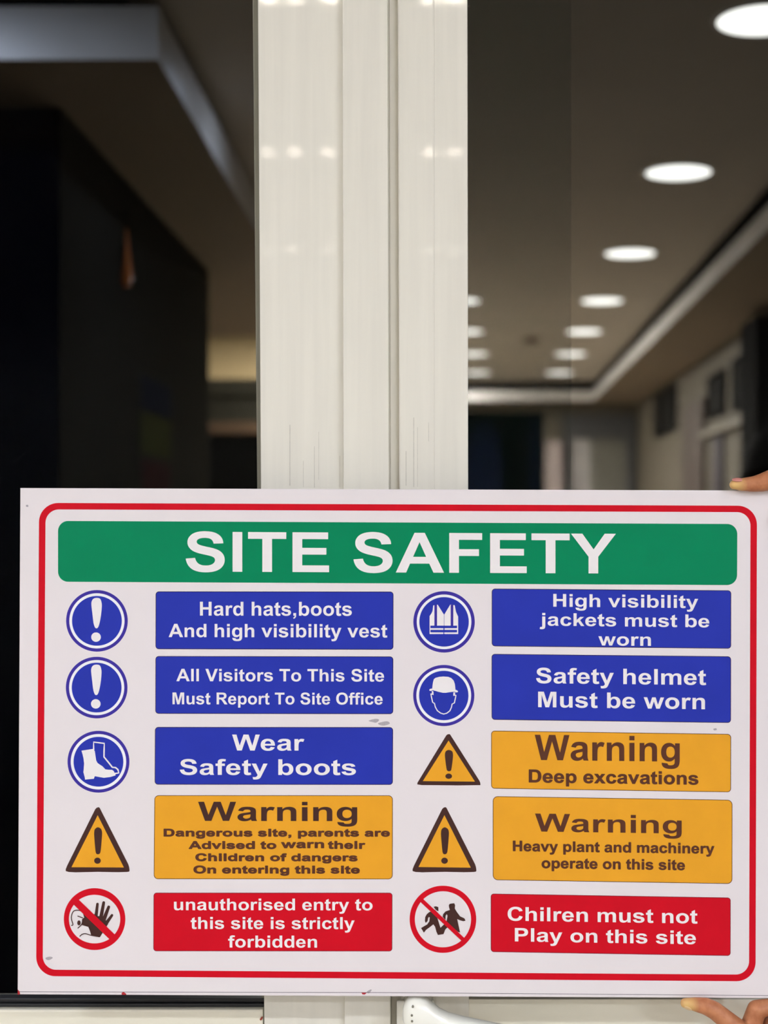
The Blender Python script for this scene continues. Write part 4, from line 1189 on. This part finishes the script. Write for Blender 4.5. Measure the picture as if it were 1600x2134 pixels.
per = empty('person', (0.68, 0.95, 0), 'person at the right of the sign, two hands gripping its corners', 'person')
obj('body', body_me, M_SKIN, per)
M_NAIL = mat('pink_nail', rgb(214, 142, 130), 0.25, 0.5)
M_NAIL2 = mat('pale_nail', rgb(226, 190, 140), 0.3, 0.5)
def nail(c, axis, normal, la, lw, m):
    z = normal.normalized()
    x = (axis - z * axis.dot(z)).normalized()
    y = z.cross(x)
    R = Matrix((x, y, z)).transposed().to_4x4()
    bm = bmesh.new()
    bmesh.ops.create_icosphere(bm, subdivisions=4, radius=1.0, matrix=Matrix.Translation(c) @ R @ Matrix.Diagonal((la, lw, 0.0009, 1)))
    return bm_obj('nail', bm, m, per, smooth=True)
n1 = V((0, -0.48, 0.88))
nail(hp(1534, 1010, -5, 0)[0] + n1 * 0.0042, V((1, 0, 0.06)), n1, 0.0047, 0.0030, M_NAIL)
n2 = V((-0.35, -0.55, -0.75))
nail(hp(1432, 2086, -7, 0)[0] + n2 * 0.0036, V((1, 0, -0.25)), n2, 0.0038, 0.0028, M_NAIL2)
# clothes, hair, eyes
bm = bmesh.new()
trunk(bm, 0.010)
arms(bm, 0.010, 0.74)
shirt = fused(bm, 0.006, 3)
for p_ in shirt.polygons:
    p_.use_smooth = True
obj('shirt', shirt, mat('charcoal_cloth', rgb(48, 48, 54), 0.85, 0.15, bump=0.2, scale=150), per)
bm = bmesh.new()
legs(bm, 0.013)
ellipsoid(bm, V((0.685, 0.95, 0.92)), (0.128, 0.172, 0.11))
tr = fused(bm, 0.006, 3)
for p_ in tr.polygons:
    p_.use_smooth = True
obj('trousers', tr, mat('navy_trousers', rgb(34, 38, 52), 0.85, 0.15, bump=0.2, scale=150), per)
for sy in (-1, 1):
    bm = bmesh.new()
    capsule_chain(bm, [(V((0.725, 0.95 + sy * 0.11, 0.055)), 0.045), (V((0.63, 0.95 + sy * 0.115, 0.047)), 0.042), (V((0.525, 0.95 + sy * 0.12, 0.036)), 0.034)])
    add_box(bm, (0.49, 0.95 + sy * 0.115 - 0.042, 0.0), (0.765, 0.95 + sy * 0.115 + 0.042, 0.02), 0, 0.008)
    sh = fused(bm, 0.005, 2)
    obj('shoe', sh, mat('black_leather', rgb(22, 22, 24), 0.4, 0.4), per)
bm = bmesh.new()
ellipsoid(bm, V((HX + 0.027, HY, 1.662)), (0.103, 0.084, 0.105))
for v in list(bm.verts):
    if v.co.x < HX - 0.045 and v.co.z < 1.70:
        v.co.x = HX - 0.045
    if v.co.z < 1.60:
        v.co.z = 1.60
bm_obj('hair', bm, mat('black_hair', rgb(20, 17, 16), 0.6, 0.3, bump=0.6, scale=200), per, smooth=True)
for sy in (-1, 1):
    bm = bmesh.new()
    ellipsoid(bm, V((HX - 0.074, HY + sy * 0.032, 1.632)), (0.012, 0.014, 0.010))
    ey = bm_obj('eye', bm, mat('eye_white', rgb(225, 220, 212), 0.2, 0.5), per, smooth=True)
    bm = bmesh.new()
    ellipsoid(bm, V((HX - 0.0835, HY + sy * 0.032, 1.631)), (0.0036, 0.0062, 0.0062))
    bm_obj('iris', bm, mat('dark_iris', rgb(40, 26, 20), 0.15, 0.5), ey, smooth=True)
